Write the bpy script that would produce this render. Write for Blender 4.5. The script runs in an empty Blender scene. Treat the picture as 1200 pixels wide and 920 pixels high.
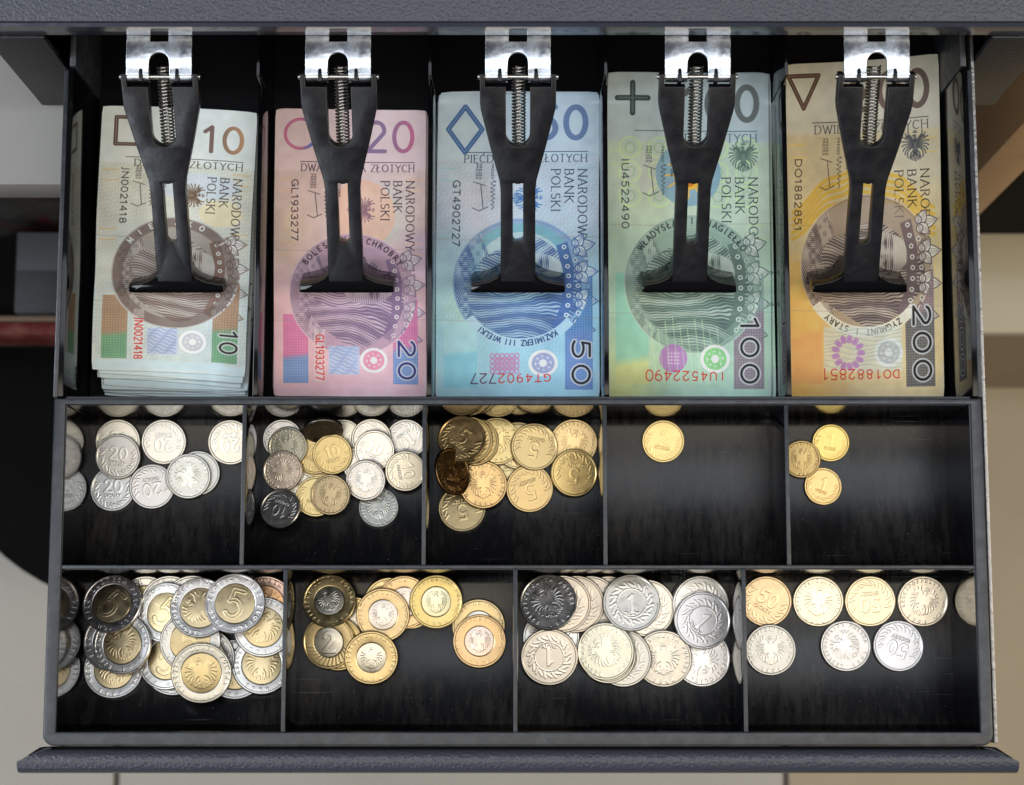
"""An open cash drawer seen from above: notes under spring clips, coins in the scooped cups of a black tray."""
import bpy, bmesh, math, random
import numpy as np
from mathutils import Vector, Matrix

S = .001                                    # everything below is measured in millimetres
sc = bpy.context.scene
col = sc.collection
rad = math.radians

# ---------------------------------------------------------------- camera
cam_data = bpy.data.cameras.new('camera'); cam = bpy.data.objects.new('camera', cam_data); col.objects.link(cam)
cam.location = (0, 0, 787*S); cam.rotation_euler = (rad(8.2), 0, 0)
cam_data.sensor_width = 36; cam_data.lens = 2259/1200*36
cam_data.shift_x = -7/1200
cam_data.clip_start = .02; cam_data.clip_end = 50
cam_data.dof.use_dof = True; cam_data.dof.focus_distance = .775; cam_data.dof.aperture_fstop = 13
sc.camera = cam

# ---------------------------------------------------------------- light: a dim room and ceiling panels
world = bpy.data.worlds.new('World'); sc.world = world; world.use_nodes = True
bg = world.node_tree.nodes['Background']; bg.inputs[0].default_value = (.52, .56, .64, 1); bg.inputs[1].default_value = .07

def lamp(name, loc, target, sx, sy, power, colour):
    l = bpy.data.lights.new(name, 'AREA'); l.shape = 'RECTANGLE'; l.size = sx*S; l.size_y = sy*S; l.energy = power; l.color = colour
    o = bpy.data.objects.new(name, l); col.objects.link(o); o.location = Vector(loc)*S
    o.rotation_euler = (Vector(target)-Vector(loc)).to_track_quat('-Z', 'Y').to_euler()
    return o
lamp('ceiling_panel_ahead', (0, 190, 1750), (0, 190, 0), 2600, 430, 5.6, (.86, .92, 1.))
lamp('ceiling_panel_behind', (0, -470, 1750), (0, -470, 0), 2400, 520, 8.5, (1., .91, .76))
lamp('ceiling_tube', (430, 262, 1750), (430, 262, 0), 680, 80, 2.6, (.92, .95, 1.))
lamp('window_behind', (-1350, -1700, 1500), (0, 100, 0), 900, 900, 14, (.84, .91, 1.))
lamp('side_fill_left', (-1900, 100, 1500), (0, 100, 0), 1000, 1000, 26, (.84, .92, 1.))  # unseen side light added for cool diffuse fill
lamp('lamp_right', (1900, -300, 1400), (0, 50, 0), 900, 900, 21, (1., .88, .68))

sc.view_settings.view_transform = 'Standard'; sc.view_settings.look = 'None'; sc.view_settings.gamma = 1; sc.view_settings.use_curve_mapping = False
sc.view_settings.exposure = 0.55
sc.cycles.use_denoising = True
sc.cycles.max_bounces = 8; sc.cycles.glossy_bounces = 6

# ---------------------------------------------------------------- helpers
def tag(o, label=None, cat=None, group=None, kind=None):
    for k, v in (('label', label), ('category', cat), ('group', group), ('kind', kind)):
        if v: o[k] = v
    return o
def thing(name, loc, label, cat, group=None):
    o = bpy.data.objects.new(name, None); col.objects.link(o); o.location = Vector(loc)*S; o.empty_display_size = .01
    return tag(o, label, cat, group)
class MB:
    """collects shapes in millimetres; build() links them as one mesh object"""
    def __init__(self): self.bm = bmesh.new()
    def box(self, x0, x1, y0, y1, z0, z1, bev=0., rot=None, seg=2):
        b = bmesh.new(); bmesh.ops.create_cube(b, size=1)
        for v in b.verts: v.co = Vector(((x0+x1)/2+v.co.x*(x1-x0), (y0+y1)/2+v.co.y*(y1-y0), (z0+z1)/2+v.co.z*(z1-z0)))
        if bev: bmesh.ops.bevel(b, geom=b.edges[:], offset=bev, segments=seg, affect='EDGES', profile=.5)
        self.join(b, rot); return self
    def join(self, b, M=None):
        if M is not None: b.transform(M)
        m = bpy.data.meshes.new('t'); b.to_mesh(m); b.free(); self.bm.from_mesh(m); bpy.data.meshes.remove(m)
    def prism(self, poly, x0, x1, axis='X', bev=0., M=None):
        """a closed outline in the two other axes, carried from x0 to x1; x0/x1 may be lists (one per point)"""
        b = bmesh.new(); n = len(poly)
        A = x0 if isinstance(x0, (list, tuple)) else [x0]*n
        B = x1 if isinstance(x1, (list, tuple)) else [x1]*n
        mk = {'X': lambda t, p: (t, p[0], p[1]), 'Y': lambda t, p: (p[0], t, p[1]), 'Z': lambda t, p: (p[0], p[1], t)}[axis]
        u = [b.verts.new(mk(a, p)) for a, p in zip(A, poly)]; v = [b.verts.new(mk(a, p)) for a, p in zip(B, poly)]
        for i in range(n):
            j = (i+1) % n; b.faces.new((u[i], u[j], v[j], v[i]))
        b.faces.new(u[::-1]); b.faces.new(v)
        bmesh.ops.recalc_face_normals(b, faces=b.faces[:])
        if bev: bmesh.ops.bevel(b, geom=b.edges[:], offset=bev, segments=2, affect='EDGES', profile=.5, clamp_overlap=True)
        self.join(b, M); return self
    def tube(self, pts, r, n=8, cap=True):
        b = bmesh.new(); P = [Vector(p) for p in pts]; rings = []
        up = Vector((0, 0, 1))
        for i, p in enumerate(P):
            t = (P[min(i+1, len(P)-1)]-P[max(i-1, 0)]).normalized()
            a = t.cross(up)
            if a.length < 1e-4: a = t.cross(Vector((1, 0, 0)))
            a.normalize(); c = a.cross(t)
            rr = r[i] if isinstance(r, (list, tuple)) else r
            rings.append([b.verts.new(p+(a*math.cos(2*math.pi*k/n)+c*math.sin(2*math.pi*k/n))*rr) for k in range(n)])
        for q, w in zip(rings[:-1], rings[1:]):
            for k in range(n): b.faces.new((q[k], q[(k+1) % n], w[(k+1) % n], w[k]))
        if cap: b.faces.new(rings[0][::-1]); b.faces.new(rings[-1])
        bmesh.ops.recalc_face_normals(b, faces=b.faces[:])
        self.join(b); return self
    def plate(self, loops, depth, bev, M=None):
        """outline with holes, extruded +-depth and bevelled"""
        cu = bpy.data.curves.new('c', 'CURVE'); cu.dimensions = '2D'; cu.fill_mode = 'BOTH'; cu.extrude = depth-bev; cu.bevel_depth = bev; cu.bevel_resolution = 2; cu.offset = -bev
        for L in loops:
            sp = cu.splines.new('POLY'); sp.points.add(len(L)-1); sp.use_cyclic_u = True
            for p, q in zip(sp.points, L): p.co = (q[0], q[1], 0, 1)
        o = bpy.data.objects.new('c', cu); col.objects.link(o)
        m = bpy.data.meshes.new_from_object(o.evaluated_get(bpy.context.evaluated_depsgraph_get()))
        bpy.data.objects.remove(o); bpy.data.curves.remove(cu)
        b = bmesh.new(); b.from_mesh(m); bpy.data.meshes.remove(m)
        bmesh.ops.remove_doubles(b, verts=b.verts[:], dist=1e-4)
        bmesh.ops.recalc_face_normals(b, faces=b.faces[:])
        self.join(b, M); return self
    def build(self, name, mat, parent=None, smooth=None, label=None, origin=None):
        o0 = Vector(origin) if origin else (parent.location/S if parent is not None and parent.parent is None else (Vector(parent['_w']) if parent is not None else Vector((0, 0, 0))))
        for v in self.bm.verts: v.co = (v.co-o0)*S
        me = bpy.data.meshes.new(name); self.bm.to_mesh(me); self.bm.free()
        me.materials.append(mat)
        if smooth is not None:
            for p in me.polygons: p.use_smooth = True
            me.set_sharp_from_angle(angle=rad(smooth))
        o = bpy.data.objects.new(name, me); col.objects.link(o)
        if parent is not None: o.parent = parent
        elif origin: o.location = o0*S
        return tag(o, label)

# ---------------------------------------------------------------- materials
def mat(name, base, rough=.5, metal=0., spec=.5, bump=None, var=None, coat=0., rvar=None):
    """procedural material: bump = (scale, detail, mm, kind), var = (scale, colour2, lo, hi), rvar = (scale, lo, hi)"""
    m = bpy.data.materials.new(name); m.use_nodes = True; nt = m.node_tree; N, L = nt.nodes, nt.links
    p = N['Principled BSDF']; p.inputs['Base Color'].default_value = (*base, 1); p.inputs['Roughness'].default_value = rough
    p.inputs['Metallic'].default_value = metal; p.inputs['Specular IOR Level'].default_value = spec; p.inputs['Coat Weight'].default_value = coat
    tc = N.new('ShaderNodeTexCoord')
    if var:
        n = N.new('ShaderNodeTexNoise'); n.inputs['Scale'].default_value = var[0]; n.inputs['Detail'].default_value = 6; n.inputs['Roughness'].default_value = .65
        L.new(tc.outputs['Object'], n.inputs['Vector'])
        r = N.new('ShaderNodeValToRGB'); r.color_ramp.elements[0].position = var[2]; r.color_ramp.elements[1].position = var[3]
        r.color_ramp.elements[0].color = (*base, 1); r.color_ramp.elements[1].color = (*var[1], 1)
        L.new(n.outputs['Fac'], r.inputs['Fac']); L.new(r.outputs['Color'], p.inputs['Base Color'])
    if rvar:
        n = N.new('ShaderNodeTexNoise'); n.inputs['Scale'].default_value = rvar[0]; n.inputs['Detail'].default_value = 5
        L.new(tc.outputs['Object'], n.inputs['Vector'])
        r = N.new('ShaderNodeMapRange'); r.inputs[1].default_value = .3; r.inputs[2].default_value = .7; r.inputs[3].default_value = rvar[1]; r.inputs[4].default_value = rvar[2]
        L.new(n.outputs['Fac'], r.inputs[0]); L.new(r.outputs[0], p.inputs['Roughness'])
    if bump:
        if bump[3] == 'voronoi':
            n = N.new('ShaderNodeTexVoronoi'); n.feature = 'SMOOTH_F1'; n.inputs['Scale'].default_value = bump[0]; n.inputs['Smoothness'].default_value = .8; out = n.outputs['Distance']
        else:
            n = N.new('ShaderNodeTexNoise'); n.inputs['Scale'].default_value = bump[0]; n.inputs['Detail'].default_value = bump[1]; out = n.outputs['Fac']
        L.new(tc.outputs['Object'], n.inputs['Vector'])
        b = N.new('ShaderNodeBump'); b.inputs['Distance'].default_value = bump[2]*S; L.new(out, b.inputs['Height']); L.new(b.outputs['Normal'], p.inputs['Normal'])
    return m
hammered = mat('hammered_slate_paint', (.034, .037, .052), .36, spec=.45, bump=(800, 2, .5, 'noise'), coat=.1)
slate_smooth = mat('smooth_slate_paint', (.028, .03, .044), .2, bump=(60, 2, .3, 'noise'), spec=.6, coat=.3)
cabinet_dark = mat('dark_cabinet_paint', (.009, .009, .012), .38, spec=.3, bump=(500, 2, .3, 'noise'))
rim_plastic = mat('worn_grey_black_plastic', (.017, .02, .026), .36, var=(160, (.038, .042, .049), .45, .75), rvar=(220, .3, .52), bump=(900, 3, .06, 'noise'))
black_gloss = mat('glossy_black_plastic', (.0028, .0028, .0036), .1, spec=.38, rvar=(35, .05, .13), bump=(25, 2, .25, 'noise'))
black_matte = mat('black_plastic', (.006, .006, .008), .34, spec=.4, rvar=(180, .27, .45), var=(140, (.01, .01, .013), .55, .8), bump=(700, 2, .05, 'noise'))
void_black = mat('dark_inside', (.003, .003, .004), .6, spec=.12)
zinc = mat('zinc_plated_steel', (.66, .68, .7), .22, metal=1, var=(120, (.5, .55, .66), .5, .72), rvar=(160, .14, .34), bump=(90, 3, .3, 'noise'))
steel = mat('spring_steel', (.62, .6, .57), .26, metal=1)
brushed = mat('hammered_light_metal', (.3, .3, .31), .42, metal=.8, bump=(450, 3, .5, 'noise'))

def cup_material():
    """black plastic, dusty and scuffed where coins are scooped out"""
    m = bpy.data.materials.new('scuffed_black_cup'); m.use_nodes = True; nt = m.node_tree; N, L = nt.nodes, nt.links
    p = N['Principled BSDF']; tc = N.new('ShaderNodeTexCoord'); mp = N.new('ShaderNodeMapping'); mp.inputs['Scale'].default_value = (420, 90, 90)
    L.new(tc.outputs['Object'], mp.inputs['Vector'])
    n = N.new('ShaderNodeTexNoise'); n.inputs['Scale'].default_value = 1; n.inputs['Detail'].default_value = 8; n.inputs['Roughness'].default_value = .72; L.new(mp.outputs[0], n.inputs['Vector'])
    n2 = N.new('ShaderNodeTexNoise'); n2.inputs['Scale'].default_value = 28; n2.inputs['Detail'].default_value = 4; L.new(tc.outputs['Object'], n2.inputs['Vector'])
    mu = N.new('ShaderNodeMath'); mu.operation = 'MULTIPLY'; L.new(n.outputs['Fac'], mu.inputs[0]); L.new(n2.outputs['Fac'], mu.inputs[1])
    r = N.new('ShaderNodeValToRGB'); e = r.color_ramp.elements; e[0].position = .22; e[0].color = (.0025, .0025, .003, 1); e[1].position = .46; e[1].color = (.028, .024, .02, 1)
    L.new(mu.outputs[0], r.inputs['Fac'])
    mp2 = N.new('ShaderNodeMapping'); mp2.inputs['Scale'].default_value = (34, 1300, 200); mp2.inputs['Rotation'].default_value = (0, 0, .5); L.new(tc.outputs['Object'], mp2.inputs['Vector'])
    n3 = N.new('ShaderNodeTexNoise'); n3.inputs['Scale'].default_value = 1; n3.inputs['Detail'].default_value = 2; L.new(mp2.outputs[0], n3.inputs['Vector'])
    r3 = N.new('ShaderNodeMapRange'); r3.inputs[1].default_value = .7; r3.inputs[2].default_value = .78; r3.inputs[3].default_value = 0; r3.inputs[4].default_value = .05; L.new(n3.outputs['Fac'], r3.inputs[0])
    n4 = N.new('ShaderNodeTexNoise'); n4.inputs['Scale'].default_value = 1500; n4.inputs['Detail'].default_value = 1; L.new(tc.outputs['Object'], n4.inputs['Vector'])
    r4 = N.new('ShaderNodeMapRange'); r4.inputs[1].default_value = .74; r4.inputs[2].default_value = .8; r4.inputs[3].default_value = 0; r4.inputs[4].default_value = .12; L.new(n4.outputs['Fac'], r4.inputs[0])
    s34 = N.new('ShaderNodeMath'); L.new(r3.outputs[0], s34.inputs[0]); L.new(r4.outputs[0], s34.inputs[1])
    ac = N.new('ShaderNodeVectorMath'); L.new(r.outputs['Color'], ac.inputs[0]); L.new(s34.outputs[0], ac.inputs[1]); L.new(ac.outputs[0], p.inputs['Base Color'])
    q = N.new('ShaderNodeMapRange'); q.inputs[1].default_value = .12; q.inputs[2].default_value = .42; q.inputs[3].default_value = .2; q.inputs[4].default_value = .36; p.inputs['Specular IOR Level'].default_value = .38
    L.new(mu.outputs[0], q.inputs[0]); L.new(q.outputs[0], p.inputs['Roughness'])
    v = N.new('ShaderNodeTexVoronoi'); v.feature = 'DISTANCE_TO_EDGE'; v.inputs['Scale'].default_value = 260; L.new(tc.outputs['Object'], v.inputs['Vector'])
    b = N.new('ShaderNodeBump'); b.inputs['Distance'].default_value = .03*S; L.new(n.outputs['Fac'], b.inputs['Height']); L.new(b.outputs['Normal'], p.inputs['Normal'])
    return m
cup_mat = cup_material()

# ---------------------------------------------------------------- flat print: a small numpy painter and stroke alphabet
def _arc(cx, cy, rx, ry, a0, a1, n=14):
    return [(cx + rx*math.cos(math.radians(a0+(a1-a0)*i/n)), cy + ry*math.sin(math.radians(a0+(a1-a0)*i/n))) for i in range(n+1)]
def _glyphs():
    G = {}
    S = [(.08, 0), (.08, 1)]
    G['A'] = (.76, [[(.02, 0), (.38, 1), (.74, 0)], [(.16, .36), (.6, .36)]])
    G['B'] = (.62, [S, [(.08, 1)] + _arc(.3, .765, .22, .235, 90, -90) + [(.08, .53)], [(.08, .53)] + _arc(.32, .265, .26, .265, 90, -90) + [(.08, 0)]])
    G['C'] = (.76, [_arc(.42, .5, .38, .5, 48, 312)])
    G['D'] = (.8, [S, [(.08, 1)] + _arc(.3, .5, .44, .5, 90, -90) + [(.08, 0)]])
    G['E'] = (.6, [S, [(.08, 1), (.54, 1)], [(.08, .52), (.46, .52)], [(.08, 0), (.56, 0)]])
    G['F'] = (.56, [S, [(.08, 1), (.54, 1)], [(.08, .52), (.44, .52)]])
    G['G'] = (.8, [_arc(.42, .5, .38, .5, 48, 330), [(.74, .05), (.74, .42), (.5, .42)]])
    G['H'] = (.8, [S, [(.72, 0), (.72, 1)], [(.08, .52), (.72, .52)]])
    G['I'] = (.24, [[(.12, 0), (.12, 1)]])
    G['J'] = (.4, [[(.28, 1), (.28, .15)] + _arc(.12, .12, .16, .22, 0, -90, 6)])
    G['K'] = (.72, [S, [(.08, .46), (.64, 1)], [(.24, .6), (.7, 0)]])
    G['L'] = (.58, [S, [(.08, 0), (.56, 0)]])
    G['M'] = (.94, [[(.08, 0), (.12, 1), (.47, .12), (.82, 1), (.86, 0)]])
    G['N'] = (.84, [[(.08, 0), (.08, 1), (.76, 0), (.76, 1)]])
    G['O'] = (.86, [_arc(.43, .5, .39, .5, 0, 360, 26)])
    G['P'] = (.6, [S, [(.08, 1)] + _arc(.3, .74, .26, .26, 90, -90) + [(.08, .48)]])
    G['R'] = (.68, [S, [(.08, 1)] + _arc(.3, .76, .24, .24, 90, -90) + [(.08, .52)], [(.3, .52), (.66, 0)]])
    G['S'] = (.58, [_arc(.3, .75, .23, .25, 40, 260, 10) + _arc(.28, .26, .25, .26, 90, -140, 10)])
    G['T'] = (.68, [[(.34, 0), (.34, 1)], [(.02, 1), (.66, 1)]])
    G['U'] = (.78, [[(.08, 1), (.08, .3)] + _arc(.39, .3, .31, .3, 180, 360, 12) + [(.7, 1)]])
    G['W'] = (1.04, [[(.02, 1), (.28, 0), (.52, .9), (.76, 0), (1.02, 1)]])
    G['V'] = (.74, [[(.02, 1), (.37, 0), (.72, 1)]])
    G['Y'] = (.7, [[(.02, 1), (.35, .48), (.68, 1)], [(.35, .48), (.35, 0)]])
    G['Z'] = (.66, [[(.06, 1), (.6, 1), (.06, 0), (.62, 0)]])
    G['Ł'] = (.6, G['L'][1] + [[(-.06, .36), (.32, .64)]])
    G['Ć'] = (.76, G['C'][1] + [[(.42, 1.08), (.56, 1.24)]])
    G['Ś'] = (.58, G['S'][1] + [[(.3, 1.08), (.42, 1.24)]])
    G['Ę'] = (.6, G['E'][1] + [[(.46, 0), (.36, -.14), (.5, -.22)]])
    G['0'] = (.66, [_arc(.33, .5, .28, .5, 0, 360, 24)])
    G['1'] = (.46, [[(.06, .8), (.28, 1), (.28, 0)]])
    G['2'] = (.64, [_arc(.32, .72, .25, .28, 165, -20, 10) + [(.06, 0), (.6, 0)]])
    G['3'] = (.62, [_arc(.28, .75, .24, .25, 150, -85, 10), _arc(.28, .26, .28, .26, 85, -150, 10)])
    G['4'] = (.66, [[(.46, 0), (.46, 1), (.04, .28), (.62, .28)]])
    G['5'] = (.62, [[(.54, 1), (.14, 1), (.1, .56)] + _arc(.28, .32, .28, .32, 120, -140, 12)])
    G['6'] = (.64, [_arc(.32, .3, .26, .3, 0, 360, 18), [(.08, .38)] + _arc(.44, .44, .37, .56, 180, 95, 8)])
    G['7'] = (.62, [[(.04, 1), (.58, 1), (.22, 0)]])
    G['8'] = (.64, [_arc(.32, .75, .22, .25, 0, 360, 16), _arc(.32, .26, .27, .26, 0, 360, 16)])
    G['9'] = (.64, [_arc(.32, .7, .26, .3, 0, 360, 18), [(.56, .62)] + _arc(.2, .56, .37, .56, 0, -85, 8)])
    G[' '] = (.4, [])
    G['.'] = (.2, [[(.1, 0), (.1, .04)]])
    return G
GLYPH = _glyphs()

def eagle(one=True):
    """strokes (polyline, half width) of a displayed heraldic bird in a -1..1 box"""
    s = [([(0, .25), (0, -.45)], .17), ([(0, .3), (-.02, .62)], .1), ([(-.02, .66), (-.2, .62)], .05), ([(-.12, .84), (.1, .84)], .05), ([(-.1, .94), (.08, .94)], .03)]
    for d in (-1, 1):
        s.append(([(d*.12, .3), (d*.42, .62), (d*.6, .56)], .1))
        for i in range(8):
            a = math.radians(66 - i*17.5)
            x0, y0 = d*.17, .22 - .05*i
            L = .86 - .03*abs(i-2)
            pts = []
            for k in range(6):
                q = k/5
                pts.append((x0 + d*(L*q*math.cos(a)*.95 + .12*math.sin(q*3.1)), y0 + L*q*math.sin(a) + .1*math.sin(q*3.1)))
            s.append((pts, .05))
        s.append(([(d*.12, -.3), (d*.3, -.5), (d*.34, -.72)], .06))
        s.append(([(d*.34, -.72), (d*.48, -.78)], .035)); s.append(([(d*.34, -.72), (d*.26, -.84)], .035))
        for k in range(3):
            s.append(([(d*.04, -.42), (d*(.06+.1*k), -.7), (d*(.04+.15*k), -.98 + .05*k)], .042))
    return s

class Canvas:
    def __init__(self, w, h, bg=(1, 1, 1), ch=3):
        self.w, self.h = w, h
        self.a = np.empty((h, w, ch), np.float32); self.a[:] = bg
        self.Y, self.X = np.mgrid[0:h, 0:w].astype(np.float32)
    def _box(self, x0, y0, x1, y1, pad=2):
        x0, x1, y0, y1 = int(max(0, x0-pad)), int(min(self.w, x1+pad+1)), int(max(0, y0-pad)), int(min(self.h, y1+pad+1))
        return (slice(y0, y1), slice(x0, x1)) if x1 > x0 and y1 > y0 else None
    def put(self, b, m, col, al=1.):
        m = (m*al)[..., None]
        self.a[b] = self.a[b]*(1-m) + np.asarray(col, np.float32)*m
    def seg(self, p, q, r, col, al=1.):
        b = self._box(min(p[0], q[0])-r, min(p[1], q[1])-r, max(p[0], q[0])+r, max(p[1], q[1])+r)
        if b is None: return
        X, Y = self.X[b]-p[0], self.Y[b]-p[1]
        dx, dy = q[0]-p[0], q[1]-p[1]
        L = dx*dx+dy*dy
        t = np.clip((X*dx+Y*dy)/L, 0, 1) if L > 1e-9 else 0*X
        d = np.hypot(X-t*dx, Y-t*dy)
        self.put(b, np.clip(r+.5-d, 0, 1), col, al)
    def line(self, pts, r, col, al=1.):
        """one polyline, its segments united before blending"""
        xs, ys = [p[0] for p in pts], [p[1] for p in pts]
        b = self._box(min(xs)-r, min(ys)-r, max(xs)+r, max(ys)+r)
        if b is None: return
        X, Y = self.X[b], self.Y[b]
        D = np.full(X.shape, 1e9, np.float32)
        for p, q in zip(pts[:-1], pts[1:]):
            dx, dy = q[0]-p[0], q[1]-p[1]
            L = dx*dx+dy*dy+1e-9
            t = np.clip(((X-p[0])*dx+(Y-p[1])*dy)/L, 0, 1)
            D = np.minimum(D, np.hypot(X-p[0]-t*dx, Y-p[1]-t*dy))
        self.put(b, np.clip(r+.5-D, 0, 1), col, al)
    def ell(self, cx, cy, rx, ry, col, al=1., inner=None):
        b = self._box(cx-rx, cy-ry, cx+rx, cy+ry)
        if b is None: return
        d = np.hypot((self.X[b]-cx)/rx, (self.Y[b]-cy)/ry)
        m = np.clip((1-d)*min(rx, ry)+.5, 0, 1)
        if inner: m = m*np.clip((d-inner)*min(rx, ry)+.5, 0, 1)
        self.put(b, m, col, al)
    def mask_poly(self, pts):
        xs, ys = [p[0] for p in pts], [p[1] for p in pts]
        b = self._box(min(xs), min(ys), max(xs), max(ys))
        if b is None: return None, None
        X, Y = self.X[b], self.Y[b]
        m = np.zeros(X.shape, bool)
        for p, q in zip(pts, pts[1:]+pts[:1]):
            if p[1] == q[1]: continue
            c = (Y < p[1]) != (Y < q[1])
            m ^= c & (X < (q[0]-p[0])*(Y-p[1])/(q[1]-p[1])+p[0])
        return b, m.astype(np.float32)
    def poly(self, pts, col, al=1.):
        b, m = self.mask_poly(pts)
        if b is not None: self.put(b, m, col, al)
    def hatch(self, b, m, f, col, al):
        """engraved lines: f is a phase field over the whole canvas"""
        v = .5+.5*np.sin(f[b])
        self.put(b, m*v, col, al)
    def rect(self, x0, y0, x1, y1, col, al=1., col2=None):
        b = self._box(x0, y0, x1-1, y1-1, 0)
        if b is None: return
        if col2 is None: self.put(b, np.ones(self.X[b].shape, np.float32), col, al)
        else:
            t = ((self.Y[b]-y0)/max(1, y1-y0))[..., None]
            self.put(b, np.ones(self.X[b].shape, np.float32), np.asarray(col)*(1-t)+np.asarray(col2)*t, al)
    def text(self, s, x, y, h, col, ang=0., r=None, al=1., gap=.16, serif=True, fit=None, anchor='l', sx=1.):
        """baseline starts at x, y; ang turns clockwise on the page; fit squeezes to a length"""
        W = sum(GLYPH[c][0]*sx+gap for c in s)-gap
        k = h
        kx = k if fit is None else fit/W
        ca, sa = math.cos(math.radians(ang)), math.sin(math.radians(ang))
        pen = -W/2 if anchor == 'c' else (-W if anchor == 'r' else 0.)
        r = r or h*.075
        for c in s:
            w, strokes = GLYPH[c]
            for st in strokes:
                P = []
                for (a, b) in st:
                    u, v = (pen+a*sx)*kx, -b*k
                    P.append((x+u*ca-v*sa, y+u*sa+v*ca))
                if serif:
                    for p, q, g0, g1 in zip(P[:-1], P[1:], st[:-1], st[1:]):
                        steep = abs(g1[1]-g0[1])/(math.hypot(g1[0]-g0[0], g1[1]-g0[1])+1e-9)
                        self.seg(p, q, r*(.5+.6*steep), col, al)
                    for (g0, g1, p) in ((st[0], st[1], P[0]), (st[-1], st[-2], P[-1])):
                        if abs(g0[0]-g1[0]) < .45*abs(g0[1]-g1[1]) and (g0[1] in (0, 1)):
                            e = .1*k
                            self.seg((p[0]-e*ca, p[1]-e*sa), (p[0]+e*ca, p[1]+e*sa), r*.5, col, al)
                else:
                    self.line(P, r, col, al)
            pen += w*sx+gap
    def ring_text(self, s, cx, cy, R, h, a0, a1, col, inward=False, r=None, al=1., serif=False):
        """letters round a circle from angle a0 to a1 (degrees, 0 = up, clockwise); inward: heads towards the centre"""
        n = len(s)
        for i, c in enumerate(s):
            a = math.radians(a0+(a1-a0)*(i+.5)/n)
            x, y = cx+R*math.sin(a), cy-R*math.cos(a)
            self.text(c, x, y, h, col, ang=math.degrees(a)+(180 if inward else 0), r=r, al=al, serif=serif, anchor='c')
    def strokes(self, S, cx, cy, k, col, al=1., ang=0., wk=1.):
        ca, sa = math.cos(math.radians(ang)), math.sin(math.radians(ang))
        for pts, w in S:
            self.line([(cx+k*(px*ca+py*sa), cy+k*(px*sa-py*ca)) for px, py in pts], max(.4, w*k*wk), col, al)

def blur(a, n=1):
    for _ in range(n):
        a = (np.roll(a, 1, 0)+np.roll(a, -1, 0)+a*2)/4
        a = (np.roll(a, 1, 1)+np.roll(a, -1, 1)+a*2)/4
    return a

def rgb(*v): return np.array(v, np.float32)/255.

NOTE = {
 10: dict(W=480, H=960, top=(221, 227, 222), mid=(218, 226, 218), low=(200, 220, 226), ink=(112, 92, 86), ink2=(150, 120, 105), num=(80, 50, 40), num2=(172, 112, 62), words='DZIESIĘĆ ZŁOTYCH', serial='JN0021418', text=(78, 70, 66), name='MIESZKO I', bandA=(150, 108, 74), bandB=(78, 140, 92), acc=(226, 182, 110), pat=(120, 140, 190), shape='square', numx=.92, serx=.15, eag=(.6, .335), eagc=(105, 82, 62)),
 20: dict(W=504, H=1000, top=(232, 206, 208), mid=(226, 204, 198), low=(232, 190, 202), ink=(118, 96, 128), ink2=(160, 130, 165), num=(110, 78, 132), num2=(196, 66, 122), words='DWADZIEŚCIA ZŁOTYCH', serial='GL1933277', text=(70, 52, 66), name='BOLESŁAW I CHROBRY', bandA=(206, 96, 156), bandB=(84, 132, 200), acc=(238, 196, 150), pat=(120, 150, 205), shape='circle', numx=.92, serx=.115, eag=(.575, .355), eagc=(140, 104, 118)),
 50: dict(W=528, H=1056, top=(196, 216, 232), mid=(208, 214, 226), low=(164, 212, 232), ink=(58, 92, 156), ink2=(100, 136, 192), num=(62, 100, 160), num2=(58, 96, 158), words='PIĘĆDZIESIĄT ZŁOTYCH'.replace('Ą', 'A'), serial='GT4902727', text=(46, 58, 84), name='KAZIMIERZ III WIELKI', bandA=(60, 112, 176), bandB=(84, 118, 190), acc=(150, 205, 210), pat=(186, 130, 176), shape='diamond', numx=.925, serx=.1, eag=(.56, .345), eagc=(70, 116, 178)),
 100: dict(W=552, H=1104, top=(186, 202, 206), mid=(196, 212, 196), low=(178, 214, 196), ink=(74, 100, 94), ink2=(138, 162, 150), num=(50, 64, 66), num2=(60, 70, 74), words='STO ZŁOTYCH', serial='IU4522490', text=(46, 62, 70), name='WŁADYSŁAW II JAGIEŁŁO', bandA=(96, 108, 112), bandB=(122, 96, 122), acc=(196, 214, 160), pat=(176, 118, 190), shape='plus', numx=.935, serx=.09, eag=(.84, .262), eagc=(86, 112, 102)),
 200: dict(W=576, H=1152, top=(212, 206, 186), mid=(216, 203, 168), low=(228, 206, 158), ink=(84, 68, 70), ink2=(172, 146, 142), num=(78, 50, 40), num2=(60, 40, 34), words='DWIEŚCIE ZŁOTYCH', serial='DO1882851', text=(52, 42, 34), name='ZYGMUNT I STARY', bandA=(120, 96, 110), bandB=(58, 58, 66), acc=(240, 200, 90), pat=(186, 130, 190), shape='triangle', numx=.93, serx=.06, eag=(.84, .265), eagc=(76, 76, 82)),
}

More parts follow.
